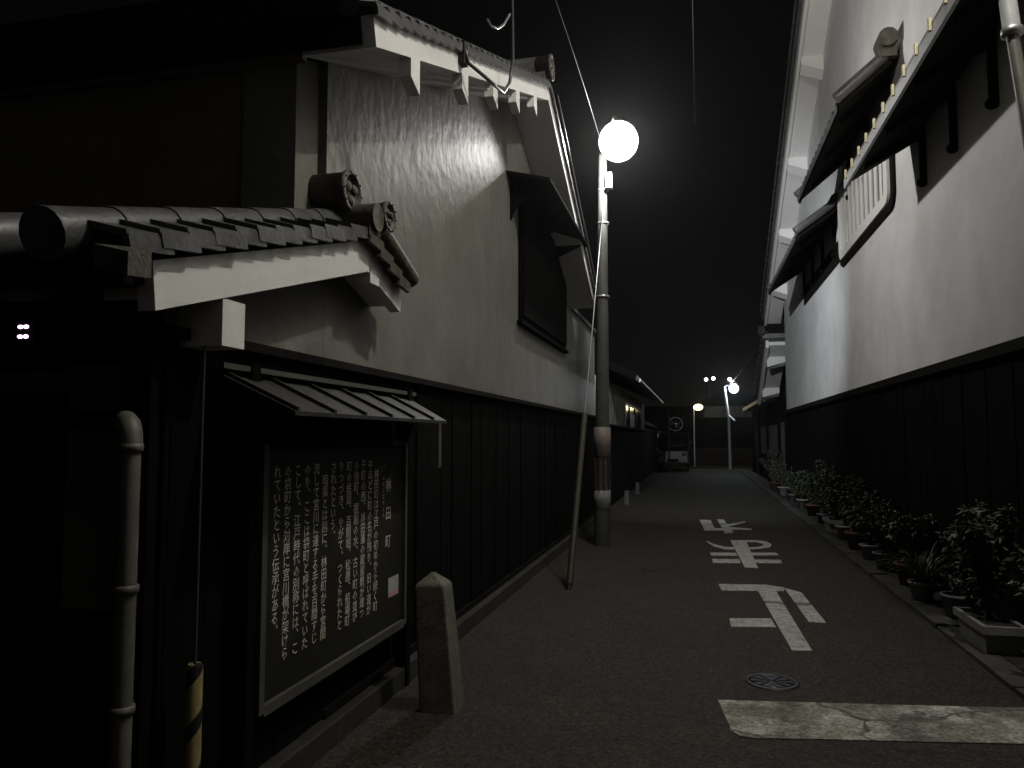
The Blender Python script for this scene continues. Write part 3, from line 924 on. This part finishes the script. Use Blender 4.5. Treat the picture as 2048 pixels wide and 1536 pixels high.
def tiled_hood(y0, y1, zf, zw, xf, clips, nbr, lit=False):
    """small tiled canopy on the wall; front edge xf/zf, back edge at the wall/zw"""
    h = MB().hexa([(xf, y0, zf), (RW - .002, y0, zw), (RW - .002, y1, zw), (xf, y1, zf)],
                  [(xf, y0, zf + .05), (RW - .002, y0, zw + .05), (RW - .002, y1, zw + .05), (xf, y1, zf + .05)]).build("window_hood", M['dark_wood'], rk)
    MB().box(xf - .03, xf - .002, y0, y1, zf - .05, zf + .055).build("fascia", M['galv'] if lit else M['dark_wood'], h)
    if lit:
        n_ = 11
        for i in range(n_):
            yc = y0 + (y1 - y0) * (i + .5) / n_
            MB().box(xf - .05, xf - .031, yc - .016, yc + .016, zf + .02, zf + .115).build("gutter_clip", M['brass'], h)
        MB().hexa([(xf - .03, y0, zf + .057), (RW - .002, y0, zw + .052), (RW - .002, y1, zw + .052), (xf - .03, y1, zf + .057)],
                  [(xf - .03, y0, zf + .08), (RW - .002, y0, zw + .075), (RW - .002, y1, zw + .075), (xf - .03, y1, zf + .08)]).build("tile_sheet", M['tile'], h)
    else:
        n_ = int((y1 - y0) / .27)
        L = math.hypot(RW - xf + .05, zw - zf)
        sh_ = MB()
        for i in range(n_):
            yc = y0 + (i + .5) * (y1 - y0) / n_
            w_ = (y1 - y0) / n_
            prof = [(yc - w_ / 2, .05), (yc - w_ * .25, .05), (yc - w_ * .18, .10), (yc, .125), (yc + w_ * .18, .10), (yc + w_ * .25, .05), (yc + w_ / 2, .05)]
            a_ = [(xf - .05, p, zf - .02 + q) for p, q in prof]
            b_ = [(RW - .002, p, zw + q) for p, q in prof]
            m2 = MB().add(a_ + b_, [(k_, k_ + 1, 8 + k_, 7 + k_) for k_ in range(6)] + [tuple(range(7))])
            m2.add([(xf - .05, yc - w_ / 2, zf - .05), (xf - .05, yc + w_ / 2, zf - .05), (xf - .05, yc + w_ / 2, zf + .03), (xf - .05, yc - w_ / 2, zf + .03)], [(0, 1, 2, 3)])
            m2.build("tile_row", M['tile'], h)
        MB().tube([(xf - .06, y0 - .02, zf + .10), (RW - .01, y0 - .02, zw + .15)], .07, 10).build("verge_roll", M['tile'], h)
        MB().tube([(xf - .06, y1 + .02, zf + .10), (RW - .01, y1 + .02, zw + .15)], .07, 10).build("verge_roll", M['tile'], h)
        MB().tube([(RW - .08, y0 - .05, zw + .15), (RW - .08, y1, zw + .15)], .09, 10).build("ridge_roll", M['tile'], h)
    for i in range(nbr):
        yc = y0 + (y1 - y0) * (i + .4) / nbr
        bm_ = MB().box(RW - .06, RW - .002, yc - .03, yc + .03, zf - .20, zw - .005)
        bm_.ball((RW - .045, yc, zf - .22), .055, .045, .05, 10, 6)
        bm_.hexa([(xf + .08, yc - .035, zf - .03), (RW - .07, yc - .035, zw - .16), (RW - .07, yc + .035, zw - .16), (xf + .08, yc + .035, zf - .03)],
                 [(xf + .08, yc - .035, zf + .03), (RW - .07, yc - .035, zw - .03), (RW - .07, yc + .035, zw - .03), (xf + .08, yc + .035, zf + .03)])
        bm_.build("hood_bracket", M['black_board'], h)
    return h


tiled_hood(5.42, 9.42, 4.46, 4.86, 1.72, True, 4, True)
hb = tiled_hood(9.7, 13.5, 5.50, 6.05, 1.74, False, 3)
ridge_end_o = MB().tube([(2.25, 9.55, 6.24), (2.25, 9.85, 6.24)], .11, 12).box(2.15, 2.35, 9.6, 9.8, 6.02, 6.2).build("ridge_end_tile", M['tile_old'], hb)
tiled_hood(13.7, 18.9, 4.93, 5.40, 1.72, False, 4)

# lattice window
lwn = MB().box(2.385, 2.41, 10.42, 13.40, 4.58, 5.46).build("lattice_window", M['dark_wood'], rk)


def rounded(y0, y1, z0, z1, r):
    pts = []
    for cy, cz, a0 in ((y1 - r, z0 + r, -90), (y1 - r, z1 - r, 0), (y0 + r, z1 - r, 90), (y0 + r, z0 + r, 180)):
        for k_ in range(5):
            a = R(a0 + 22.5 * k_)
            pts.append((cy + r * math.cos(a), cz + r * math.sin(a)))
    return pts


def ring_x(outer, inner, x0, x1):
    n_ = len(outer)
    vs = [(x0, a, b) for a, b in outer] + [(x0, a, b) for a, b in inner] + [(x1, a, b) for a, b in outer] + [(x1, a, b) for a, b in inner]
    fs = []
    for i in range(n_):
        j = (i + 1) % n_
        fs += [(i, j, n_ + j, n_ + i), (2 * n_ + i, 3 * n_ + i, 3 * n_ + j, 2 * n_ + j), (i, 2 * n_ + i, 2 * n_ + j, j), (n_ + i, n_ + j, 3 * n_ + j, 3 * n_ + i)]
    return MB().add(vs, fs)


ring_x(rounded(10.22, 13.6, 4.46, 5.62, .16), rounded(10.42, 13.42, 4.60, 5.48, .06), 2.33, 2.399).build("frame", M['plaster_trim'], lwn)
for i in range(10):
    yc = 10.42 + 3.0 * (i + .5) / 10
    MB().box(2.335, 2.384, yc - .07, yc + .07, 4.59, 5.49).build("bar", M['plaster_trim'], lwn)
ring_x(rounded(10.06, 13.76, 4.36, 5.72, .22), rounded(10.225, 13.595, 4.465, 5.615, .16), 2.365, 2.399).build("shade_ring", M['dark_wood'], lwn)  # dark ring standing in for the frame's drop shadow on the wall

# shuttered opening below the nearest and the farthest hood
for (y0, y1, z0, z1) in ((13.9, 18.4, 4.52, 4.9),):
    w2 = MB().box(2.385, 2.399, y0, y1, z0, z1).build("window", M['dark_wood'], rk)

# slanting metal downpipe at the near end
dpo = thing("downpipe", "shiny slanting metal downpipe at the top right by the storehouse hood", "pipe", (1.97, 5.2, 3.5))
MB().tube([(1.96, 5.46, 4.95), (1.96, 5.30, 4.10)], 0.050, 14).build("pipe", M['galv'], dpo)
MB().tube([(1.96, 5.30, 4.08), (1.98, 5.14, 3.2), (2.30, 4.95, 2.4)], 0.036, 12).build("pipe", M['pvc'], dpo)
MB().lathe([(0.036, 0), (0.062, .004), (0.062, .05), (0.05, .054)], (1.96, 5.30, 4.06), 14).build("collar", M['metal'], dpo)
MB().tube([(1.97, 5.22, 3.62), (2.40, 5.22, 3.62)], 0.012, 6).build("bracket", M['iron_dark'], dpo)

# street lamp out of the picture to the upper right: the light that falls on the gables
nl = thing("street_lamp", "street lamp on the right wall above the near end of the lane", "street lamp", (2.28, 4.2, 0))
MB().tube([(2.28, 4.2, 0), (2.28, 4.2, 7.5)], [.09, .06], 14).build("pole", M['pole'], nl)
MB().tube([(2.28, 4.2, 7.3), (2.0, 4.2, 7.62), (1.62, 4.2, 7.60), (1.6, 4.2, 7.5)], 0.025, 10).build("arm", M['metal'], nl)
nx, ny_, nz = NEAR_LAMP
MB().ball((nx, ny_, nz), .14, .14, .16, 16, 10).build("globe", M['lamp_white'], nl)
MB().lathe([(0.0, .30), (0.07, .28), (0.16, .17), (0.0, .165)], (nx, ny_, nz), 16).build("cap", M['metal'], nl)
point("bulb", NEAR_LAMP, NEAR_POWER, (1.0, 0.96, 0.86), 0.06, nl)

# ================================================================== next house on the right, beyond the storehouse
rh = thing("house", "low house with clay and timber wall beyond the right storehouse", "house", (2.6, 28, 0))
MB().prism_x([(22.9, 4.15), (26.2, 2.70), (26.2, 2.80), (22.9, 4.25)], 2.0, 2.5).build("soffit", M['plaster_trim'], rh)
MB().prism_x([(22.85, 4.08), (26.2, 2.60), (26.2, 2.86), (22.85, 4.33)], 1.92, 1.998).build("barge_board", M['plaster_trim'], rh)
for by in (23.5, 25.3):
    zz = 4.15 - .439 * (by - 22.9)
    MB().hexa([(1.999, by, zz - .30), (2.5, by, zz - .16), (2.5, by + .2, zz - .25), (1.999, by + .2, zz - .35)],
              [(1.999, by, zz - .002), (2.5, by, zz - .002), (2.5, by + .2, zz - .09), (1.999, by + .2, zz - .09)]).build("purlin_end", M['plaster_trim'], rh)
MB().prism_x([(22.7, 4.34), (26.4, 2.87), (26.4, 2.97), (22.7, 4.46)], 1.82, 8).build("roof_slope", M['tile'], rh)
hv = verge_tile_mesh(.3, .2, .1, M['tile_old'])
for i in range(12):
    yy = 26.4 - i * .31
    put("verge_tile", hv, rh, (1.80, yy, 2.97 + (26.4 - yy) * .42), (-.39, 0, 0), (-1, -1, 1))
ridge_end(rh, (1.86, 22.75, 4.55), 0.16)
MB().box(2.46, 2.9, 22.6, 36.3, 0, 2.7).build("wall", M['black_board'], rh)
for (y0, y1, z0, z1, x_) in ((23.1, 24.4, .75, 2.0, 2.45), (25.2, 28.4, .95, 1.95, 2.45), (29.0, 32.0, .95, 1.95, 2.45)):
    MB().box(x_ - .03, x_ + .008, y0, y1, z0, z1).build("wall_panel", M['plaster_dirty'], rh)
for y0 in (22.62, 24.6, 28.6, 32.3, 36.0):
    MB().box(2.36, 2.458, y0, y0 + .16, 0, 2.68).build("post", M['black_board'], rh)
MB().box(2.0, 8, 26.2, 36.4, 2.72, 2.85).build("eave", M['tile'], rh)

# ================================================================== next houses on the left
lh = thing("house", "small white walled house with lit window behind the lamp pole", "house", (-2.3, 22, 0))
MB().box(-2.6, -1.93, 15.2, 29.0, 0, 1.82).build("lower_wall", M['black_board'], lh)
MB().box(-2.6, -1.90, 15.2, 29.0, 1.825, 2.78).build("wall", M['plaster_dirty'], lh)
wf = MB().box(-1.899, -1.885, 21.0, 27.2, 1.84, 2.44).build("window", M['glass'], lh)
MB().box(-1.90, -1.86, 20.9, 25.3, 2.441, 2.475).build("frame", M['galv'], wf)
MB().box(-1.90, -1.86, 20.9, 21.0, 1.80, 2.44).build("frame", M['galv'], wf)
for yy in (22.2, 24.2, 26.0):
    MB().box(-1.884, -1.86, yy, yy + .07, 1.84, 2.44).build("frame", M['dark_wood'], wf)
MB().box(-1.884, -1.878, 22.35, 24.1, 1.83, 2.24).build("curtain", M['pot_white'], wf)
MB().prism_y([(-1.28, 2.80), (-1.9, 3.06), (-3.6, 3.8), (-3.6, 3.95), (-1.9, 3.18), (-1.25, 2.90)], 16.6, 29.4).build("roof", M['tile'], lh)
MB().prism_y([(-1.26, 2.78), (-3.6, 3.75), (-3.6, 3.98), (-1.22, 2.92)], 16.5, 16.59).build("dark_end_cover", M['black_board'], lh)  # dark sheet added over the roof end to hide its lit face
MB().tube([(-1.26, 17.6, 2.84), (-1.26, 29.4, 2.84)], .045, 10).build("gutter", M['metal'], lh)
MB().box(-1.9, -1.80, 15.2, 29, 1.80, 1.838).build("rail", M['dark_wood'], lh)
lh2 = thing("wall", "black boarded garden wall running on to the cross street at left", "wall", (-2, 33, 0))
MB().box(-2.4, -1.93, 29.1, 36.2, 0, 2.0).build("body", M['black_board'], lh2)
MB().prism_y([(-2.55, 2.0), (-1.78, 2.0), (-2.16, 2.25)], 29.1, 36.3).build("coping", M['tile'], lh2)
for (x, yv, h, lab) in ((-1.62, 18.3, .32, "first short pale stone stub at the foot of the left wall past the lamp pole"), (-1.62, 21.6, .32, "farther short pale stone stub at the foot of the left wall")):
    o = MB().hexa([(x - .055, yv - .055, 0), (x + .055, yv - .055, 0), (x + .055, yv + .055, 0), (x - .055, yv + .055, 0)],
                  [(x - .045, yv - .045, h), (x + .045, yv - .045, h), (x + .045, yv + .045, h), (x - .045, yv + .045, h)]).build("stone_stub", M['concrete'], None, (x, yv, 0))
    tag(o, lab, "stone stub")

# ================================================================== far end: van, mirror, lamps, wall and house
van = thing("van", "dark parked van at the far left corner of the lane", "van", (-1.0, 37.6, 0))
body = MB().prism_x([(36.0, .35), (36.0, .95), (36.25, 1.12), (36.75, 1.72), (37.0, 1.80), (39.3, 1.80), (39.4, 1.0), (39.4, .35)], -1.78, -.42)
body.build("body", M['car'], van, None, .04)
MB().hexa([(-1.66, 36.29, 1.16), (-.54, 36.29, 1.16), (-.60, 36.69, 1.66), (-1.60, 36.69, 1.66)],
          [(-1.66, 36.26, 1.18), (-.54, 36.26, 1.18), (-.60, 36.66, 1.68), (-1.60, 36.66, 1.68)]).build("windscreen", M['glass'], van)
for x in (-1.60, -.60):
    MB().ball((x, 35.99, .80), .11, .03, .09, 12, 8).build("headlight", M['car'], van)
    for yv in (36.7, 38.8):
        MB().lathe([(0, -.08), (.24, -.08), (.27, -.05), (.27, .05), (.24, .08), (0, .08)], (x + (.13 if x > -1 else -.13), yv, .27), 18, 'x').build("wheel", M['rubber'], van)
for x in (-1.86, -.34):
    MB().ball((x, 36.5, 1.28), .07, .04, .10, 10, 8).build("side_mirror", M['car'], van)
MB().box(-1.35, -.85, 35.97, 35.998, .45, .58).build("number_plate", M['dark_wood'], van)
MB().box(-1.7, -.5, 35.95, 35.999, .34, .44).build("bumper", M['rubber'], van)
tm = thing("traffic_mirror", "round convex traffic mirror on a thin post above the dark van", "traffic mirror", (-1.25, 35.6, 0))
MB().tube([(-1.25, 35.6, 0), (-1.25, 35.6, 2.6)], .038, 10).build("post", M['iron_dark'], tm)
mr = MB().lathe([(0, -.07), (.15, -.055), (.27, 0), (.30, .02)], (-.95, 35.58, 2.15), 22, 'y')
mr.build("mirror", M['mirror'], tm)
MB().lathe([(.30, .02), (.315, 0), (.315, .05), (0, .08)], (-.95, 35.58, 2.15), 22, 'y').build("rim", M['galv'], tm)
MB().tube([(-1.25, 35.6, 2.15), (-.95, 35.64, 2.15)], .02, 8).build("arm", M['galv'], tm)

fl = thing("street_lamp", "distant white street lamp on a pale pole at the end of the lane", "street lamp", (1.50, 38.6, 0))
MB().tube([(1.50, 38.6, 0), (1.48, 38.6, 2.4), (1.30, 38.6, 4.0)], [.07, .07, .055], 12).build("pole", M['galv'], fl)
MB().tube([(1.30, 38.6, 3.95), (1.40, 38.5, 4.06), (1.60, 38.4, 4.0)], .03, 8).build("arm", M['galv'], fl)
MB().ball((1.72, 38.35, 3.88), .22, .22, .22, 16, 10).build("globe", M['lamp_cool'], fl)
MB().lathe([(0, .34), (.1, .32), (.2, .225), (0, .22)], (1.72, 38.35, 3.88), 14).build("cap", M['metal'], fl)
MB().tube([(1.50, 38.56, 2.58), (1.74, 38.4, 2.34)], .05, 8).build("sign_edge", M['galv'], fl)
point("bulb", (1.72, 38.35, 3.88), FAR_POWER, (.86, .93, 1.0), .08, fl)
yl = thing("street_lamp", "distant yellow street lamp left of the white one", "street lamp", (-.15, 43, 0))
MB().tube([(-.17, 43, 0), (-.17, 43, 3.05)], .035, 10).build("pole", M['galv'], yl)
MB().ball((0.06, 43, 3.18), .25, .2, .17, 16, 10).build("globe", M['lamp_yellow'], yl)
MB().tube([(-.17, 43, 3.0), (-.05, 43, 3.05)], .03, 8).build("arm", M['galv'], yl)
point("bulb", (.06, 43, 3.18), YELLOW_POWER, (1, .82, .42), .08, yl)
dl = thing("twin_lamp", "pair of far white lamps on one post above the end of the lane", "street lamp", (1.4, 72, 0))
MB().tube([(1.16, 72, 0), (1.16, 72, 6.7)], .05, 8).build("post", M['pole'], dl)
MB().tube([(.84, 72, 6.7), (1.48, 72, 6.75)], .03, 6).build("arm", M['pole'], dl)
for x, z in ((.84, 6.78), (1.48, 6.86)):
    MB().ball((x, 72, z), .16, .16, .16, 12, 8).build("globe", M['spot_white'], dl)
dl2 = thing("far_lamp", "single far white lamp just above the distant white street lamp", "street lamp", (2.9, 72, 0))
MB().tube([(2.9, 72, 0), (2.9, 72, 6.7)], .05, 8).build("post", M['pole'], dl2)
MB().ball((2.9, 72, 6.76), .17, .17, .17, 12, 8).build("globe", M['spot_white'], dl2)

fw = thing("wall", "low brown earth wall facing the end of the lane", "wall", (.9, 47.3, 0))
MB().box(-6, 9, 47.2, 47.6, 0, .85).build("body", M['earth'], fw)
MB().box(-6, 9, 47.12, 47.68, .852, .93).build("coping", M['concrete_dark'], fw)
fh = thing("house", "dark boarded house with pale plaster band behind the earth wall", "house", (.9, 50, 0))
MB().box(-5, 4.2, 50.0, 54, 0, 2.8).build("lower_wall", M['dark_wood'], fh)
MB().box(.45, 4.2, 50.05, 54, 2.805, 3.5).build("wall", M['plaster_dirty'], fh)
MB().prism_y([(-.2, 3.5), (5, 3.5), (2.4, 4.9)], 49.6, 54.5).build("roof", M['dark_wood'], fh)
MB().prism_x([(49.5, 2.82), (49.5, 2.9), (52, 3.6), (54, 2.9), (54, 2.82)], -5.3, .3).build("eave_roof", M['dark_wood'], fh)
for x in (-3.4, -1.6, .3, 2.0, 3.4):
    MB().box(x, x + .12, 49.95, 49.999, 0, 2.8).build("post", M['black_board'], fh)

# ================================================================== haze added round the whole lane to give the lamps a glow
HAZE = 0.0006
hz = MB().box(-21, 21, -9, 81, -1.1, 13.2).build("haze", bpy.data.materials.new("glow_haze"), None)
hm = hz.data.materials[0]
hm.use_nodes = True
hm.node_tree.nodes.remove(hm.node_tree.nodes["Principled BSDF"])
pv = hm.node_tree.nodes.new("ShaderNodeVolumePrincipled")
pv.inputs["Color"].default_value = (0.9, 0.9, 0.9, 1)
pv.inputs["Density"].default_value = HAZE
pv.inputs["Anisotropy"].default_value = 0.9
hm.node_tree.links.new(pv.outputs[0], hm.node_tree.nodes["Material Output"].inputs["Volume"])
hz["kind"] = "stuff"

# ================================================================== overhead wires
def sag_wire(a, b, sag, r, lab):
    a, b = Vector(a), Vector(b)
    pts = []
    for i in range(17):
        t = i / 16
        p = a + (b - a) * t
        p.z -= sag * 4 * t * (1 - t)
        pts.append(p)
    o = MB().tube(pts, r, 6).build("overhead_wire", M['wire'], None, tuple(a))
    tag(o, lab, "overhead wire", "overhead wires above the lane")


sag_wire((-1.25, 5.2, 5.62), (-1.28, 11.3, 5.75), -0.10, .003, "overhead wire running from upper left into the lamp post head")
sag_wire((0.0, 2.0, 4.9), (0.05, 16.0, 8.0), -0.2, .005, "thin overhead wire crossing the night sky right of the lamp")
sag_wire((1.5, 38.6, 4.1), (2.2, 24.0, 5.2), 0.3, .012, "short overhead wire from the distant white lamp to the right storehouse")


# ================================================================== potted plants along the right wall
def leaf_bush(cx, cy, z0, h, w, n, size, seed, droop=0.2, narrow=2.2):
    rnd = random.Random(seed)
    lf, stm = MB(), MB()
    tips = []
    for i in range(rnd.randint(9, 13)):
        a = rnd.uniform(0, 6.28)
        hh = h * rnd.uniform(.55, 1.0)
        tx, ty = cx + math.cos(a) * w * rnd.uniform(.2, .8), cy + math.sin(a) * w * rnd.uniform(.2, .9)
        mid = (cx + (tx - cx) * .35, cy + (ty - cy) * .35, z0 + hh * .55)
        p0 = (cx + rnd.uniform(-.03, .03), cy + rnd.uniform(-.03, .03), z0 - .02)
        stm.tube([p0, mid, (tx, ty, z0 + hh)], [.008, .006, .003], 5, False)
        tips.append((Vector(p0), Vector(mid), Vector((tx, ty, z0 + hh))))
    for i in range(n):
        p0, md, tp = rnd.choice(tips)
        t = rnd.random() ** .6
        q = (p0 + (md - p0) * min(1, t * 2)) if t < .5 else md + (tp - md) * (t * 2 - 1)
        if t < .22 and rnd.random() < .7: continue
        d = Vector((rnd.gauss(0, 1), rnd.gauss(0, 1), rnd.gauss(.25, .6))).normalized()
        s = size * rnd.uniform(.6, 1.25)
        sd = d.cross(Vector((rnd.gauss(0, 1), rnd.gauss(0, 1), rnd.gauss(0, 1)))).normalized() * s / narrow / 2
        e = q + d * s + Vector((0, 0, -droop * s))
        m_ = q + d * s * .5
        up = d.cross(sd).normalized() * s * .06
        lf.add([q, m_ + sd + up, e, m_ - sd + up, m_ - up], [(0, 1, 4), (1, 2, 4), (2, 3, 4), (3, 0, 4)])
    return lf, stm


def grass_bush(cx, cy, z0, h, n, seed):
    rnd = random.Random(seed)
    lf = MB()
    for i in range(n):
        a = rnd.uniform(0, 6.28)
        L = h * rnd.uniform(.6, 1.25)
        out = rnd.uniform(.25, .9)
        d = Vector((math.cos(a), math.sin(a), 0))
        sd = Vector((-math.sin(a), math.cos(a), 0)) * rnd.uniform(.006, .011)
        p = Vector((cx, cy, z0)) + d * .03
        row = []
        for k in range(5):
            t = k / 4
            row.append(p + d * L * out * t + Vector((0, 0, L * (t * (1.25 - out * .3) - t * t * (.35 + out * .45)))))
        vs = []
        for k, q in enumerate(row):
            w_ = (1 - (k / 4) ** 2) + .05
            vs += [q + sd * w_, q - sd * w_]
        lf.add(vs, [(2 * k, 2 * k + 1, 2 * k + 3, 2 * k + 2) for k in range(4)])
    return lf


def pot_round(t, x, y, r, h, m_):
    MB().lathe([(0, .03), (r * .72, .03), (r * .98, .03 + h * .97), (r * 1.10, .03 + h * .97), (r * 1.10, .03 + h * 1.12), (r * .92, .03 + h * 1.12), (r * .9, .03 + h * .9)], (x, y, 0), 20).build("pot", m_, t)
    MB().lathe([(r * .9, .03 + h * .95), (0, .03 + h * .97)], (x, y, 0), 16).build("soil", M['soil'], t)


def pot_trough(t, x, y, lx, ly, h, m_):
    k = .86
    lo = [(x - lx * k, y - ly * k, .03), (x + lx * k, y - ly * k, .03), (x + lx * k, y + ly * k, .03), (x - lx * k, y + ly * k, .03)]
    hi = [(x - lx, y - ly, h), (x + lx, y - ly, h), (x + lx, y + ly, h), (x - lx, y + ly, h)]
    MB().hexa(lo, hi).build("planter", m_, t)
    rim = MB()
    for (a0, a1, b0, b1) in ((-lx - .02, lx + .02, -ly - .02, -ly + .012), (-lx - .02, lx + .02, ly - .012, ly + .02), (-lx - .02, -lx + .012, -ly + .012, ly - .012), (lx - .012, lx + .02, -ly + .012, ly - .012)):
        rim.box(x + a0, x + a1, y + b0, y + b1, h - .02, h + .035)
    rim.build("rim", m_, t)
    MB().box(x - lx + .013, x + lx - .013, y - ly + .013, y + ly - .013, h + .001, h + .012).build("soil", M['soil'], t)


plants = [
    # x, y, kind, pot, height, spread, leaf mat, label
    (2.12, 5.25, 'bush', 'trough_w', .75, .34, 'leaf', "leafy shrub in a pale planter at the right edge, nearest the camera"),
    (2.06, 6.45, 'bush', 'trough_w', .85, .34, 'leaf', "tall leafy shrub in a long white rimmed planter near the right edge"),
    (2.12, 7.35, 'none', 'round_g', .3, .2, 'leaf_grey', "low plant in a round grey pot behind the white rimmed planter"),
    (2.02, 8.05, 'grass', 'round_w', .48, .3, 'leaf_pale', "spiky long leaved plant arching out of a white pot"),
    (2.12, 8.85, 'bush', 'round_b', .55, .30, 'leaf_pale', "yellowish leafed shrub in a brown pot next to the spiky plant"),
    (2.08, 9.75, 'bush', 'round_g', .50, .30, 'leaf', "dark bushy plant in a grey pot opposite the stop characters"),
    (2.08, 10.6, 'bush', 'round_w', .58, .30, 'leaf', "dense dark shrub in a white pot beside the kerb"),
    (2.10, 11.5, 'bush', 'round_b', .55, .30, 'leaf_grey', "greyish shrub in a brown pot below the lattice window"),
    (2.12, 12.5, 'bush', 'round_w', .75, .32, 'leaf', "taller dark shrub in a white pot beyond the middle of the row"),
    (2.15, 13.6, 'bush', 'trough_w', .85, .36, 'leaf_grey', "broad grey green shrub in a white trough farther up the row"),
    (2.15, 14.8, 'bush', 'round_g', .98, .36, 'leaf', "tallest upright shrub with pale tips in the far part of the row"),
    (2.18, 16.2, 'bush', 'round_b', .7, .34, 'leaf', "dark shrub in a brown pot where the pale kerb shows"),
    (2.18, 17.8, 'grass', 'round_w', .45, .3, 'leaf_pale', "small grassy plant in a white pot far up the right wall"),
    (2.18, 19.6, 'bush', 'round_g', .6, .34, 'leaf', "small dark shrub near the far corner of the right storehouse"),
    (2.18, 21.6, 'bush', 'round_w', .7, .34, 'leaf_grey', "last potted shrub by the far corner of the right storehouse"),
    (2.16, 24.0, 'bush', 'round_b', 1.0, .4, 'leaf_grey', "pale mottled shrub against the clay wall of the far right house"),
]
for i, (x, yv, kind, pot, h, w, lm, lab) in enumerate(plants):
    if kind == 'bush':
        h, w = h * 1.02, w * 1.22
    t = thing("potted_plant", lab, "potted plant", (x, yv, 0), "potted plants along the right wall")
    pm = {'w': M['pot_white'], 'g': M['pot_grey'], 'b': M['pot_brown']}[pot[-1]]
    if pot.startswith('trough'):
        pot_trough(t, x, yv, .125, .31, .20, pm)
        z0 = .21
    else:
        k_ = 0.8 + 0.35 * ((i * 37) % 10) / 10
        pot_round(t, x, yv, .135 * k_, .19 * k_, pm)
        z0 = .03 + .19 * k_
    if kind == 'bush':
        lf, stm = leaf_bush(x, yv, z0, h, w, int(1150 * (h / .6)), .08, 100 + i)
        lf.build("foliage", M[lm], t)
        stm.build("stem", M['stem'], t)
        if pot.startswith('trough'):
            lf, stm = leaf_bush(x, yv + .25, z0, h * .8, w * .8, int(900 * (h / .6)), .075, 300 + i)
            lf.build("foliage", M[lm], t)
            stm.build("stem", M['stem'], t)
    elif kind == 'grass':
        grass_bush(x, yv, z0, h, 130, 100 + i).build("foliage", M[lm], t)
    else:
        lf, stm = leaf_bush(x, yv, z0, .22, .22, 260, .05, 100 + i)
        lf.build("foliage", M[lm], t)
        stm.build("stem", M['stem'], t)
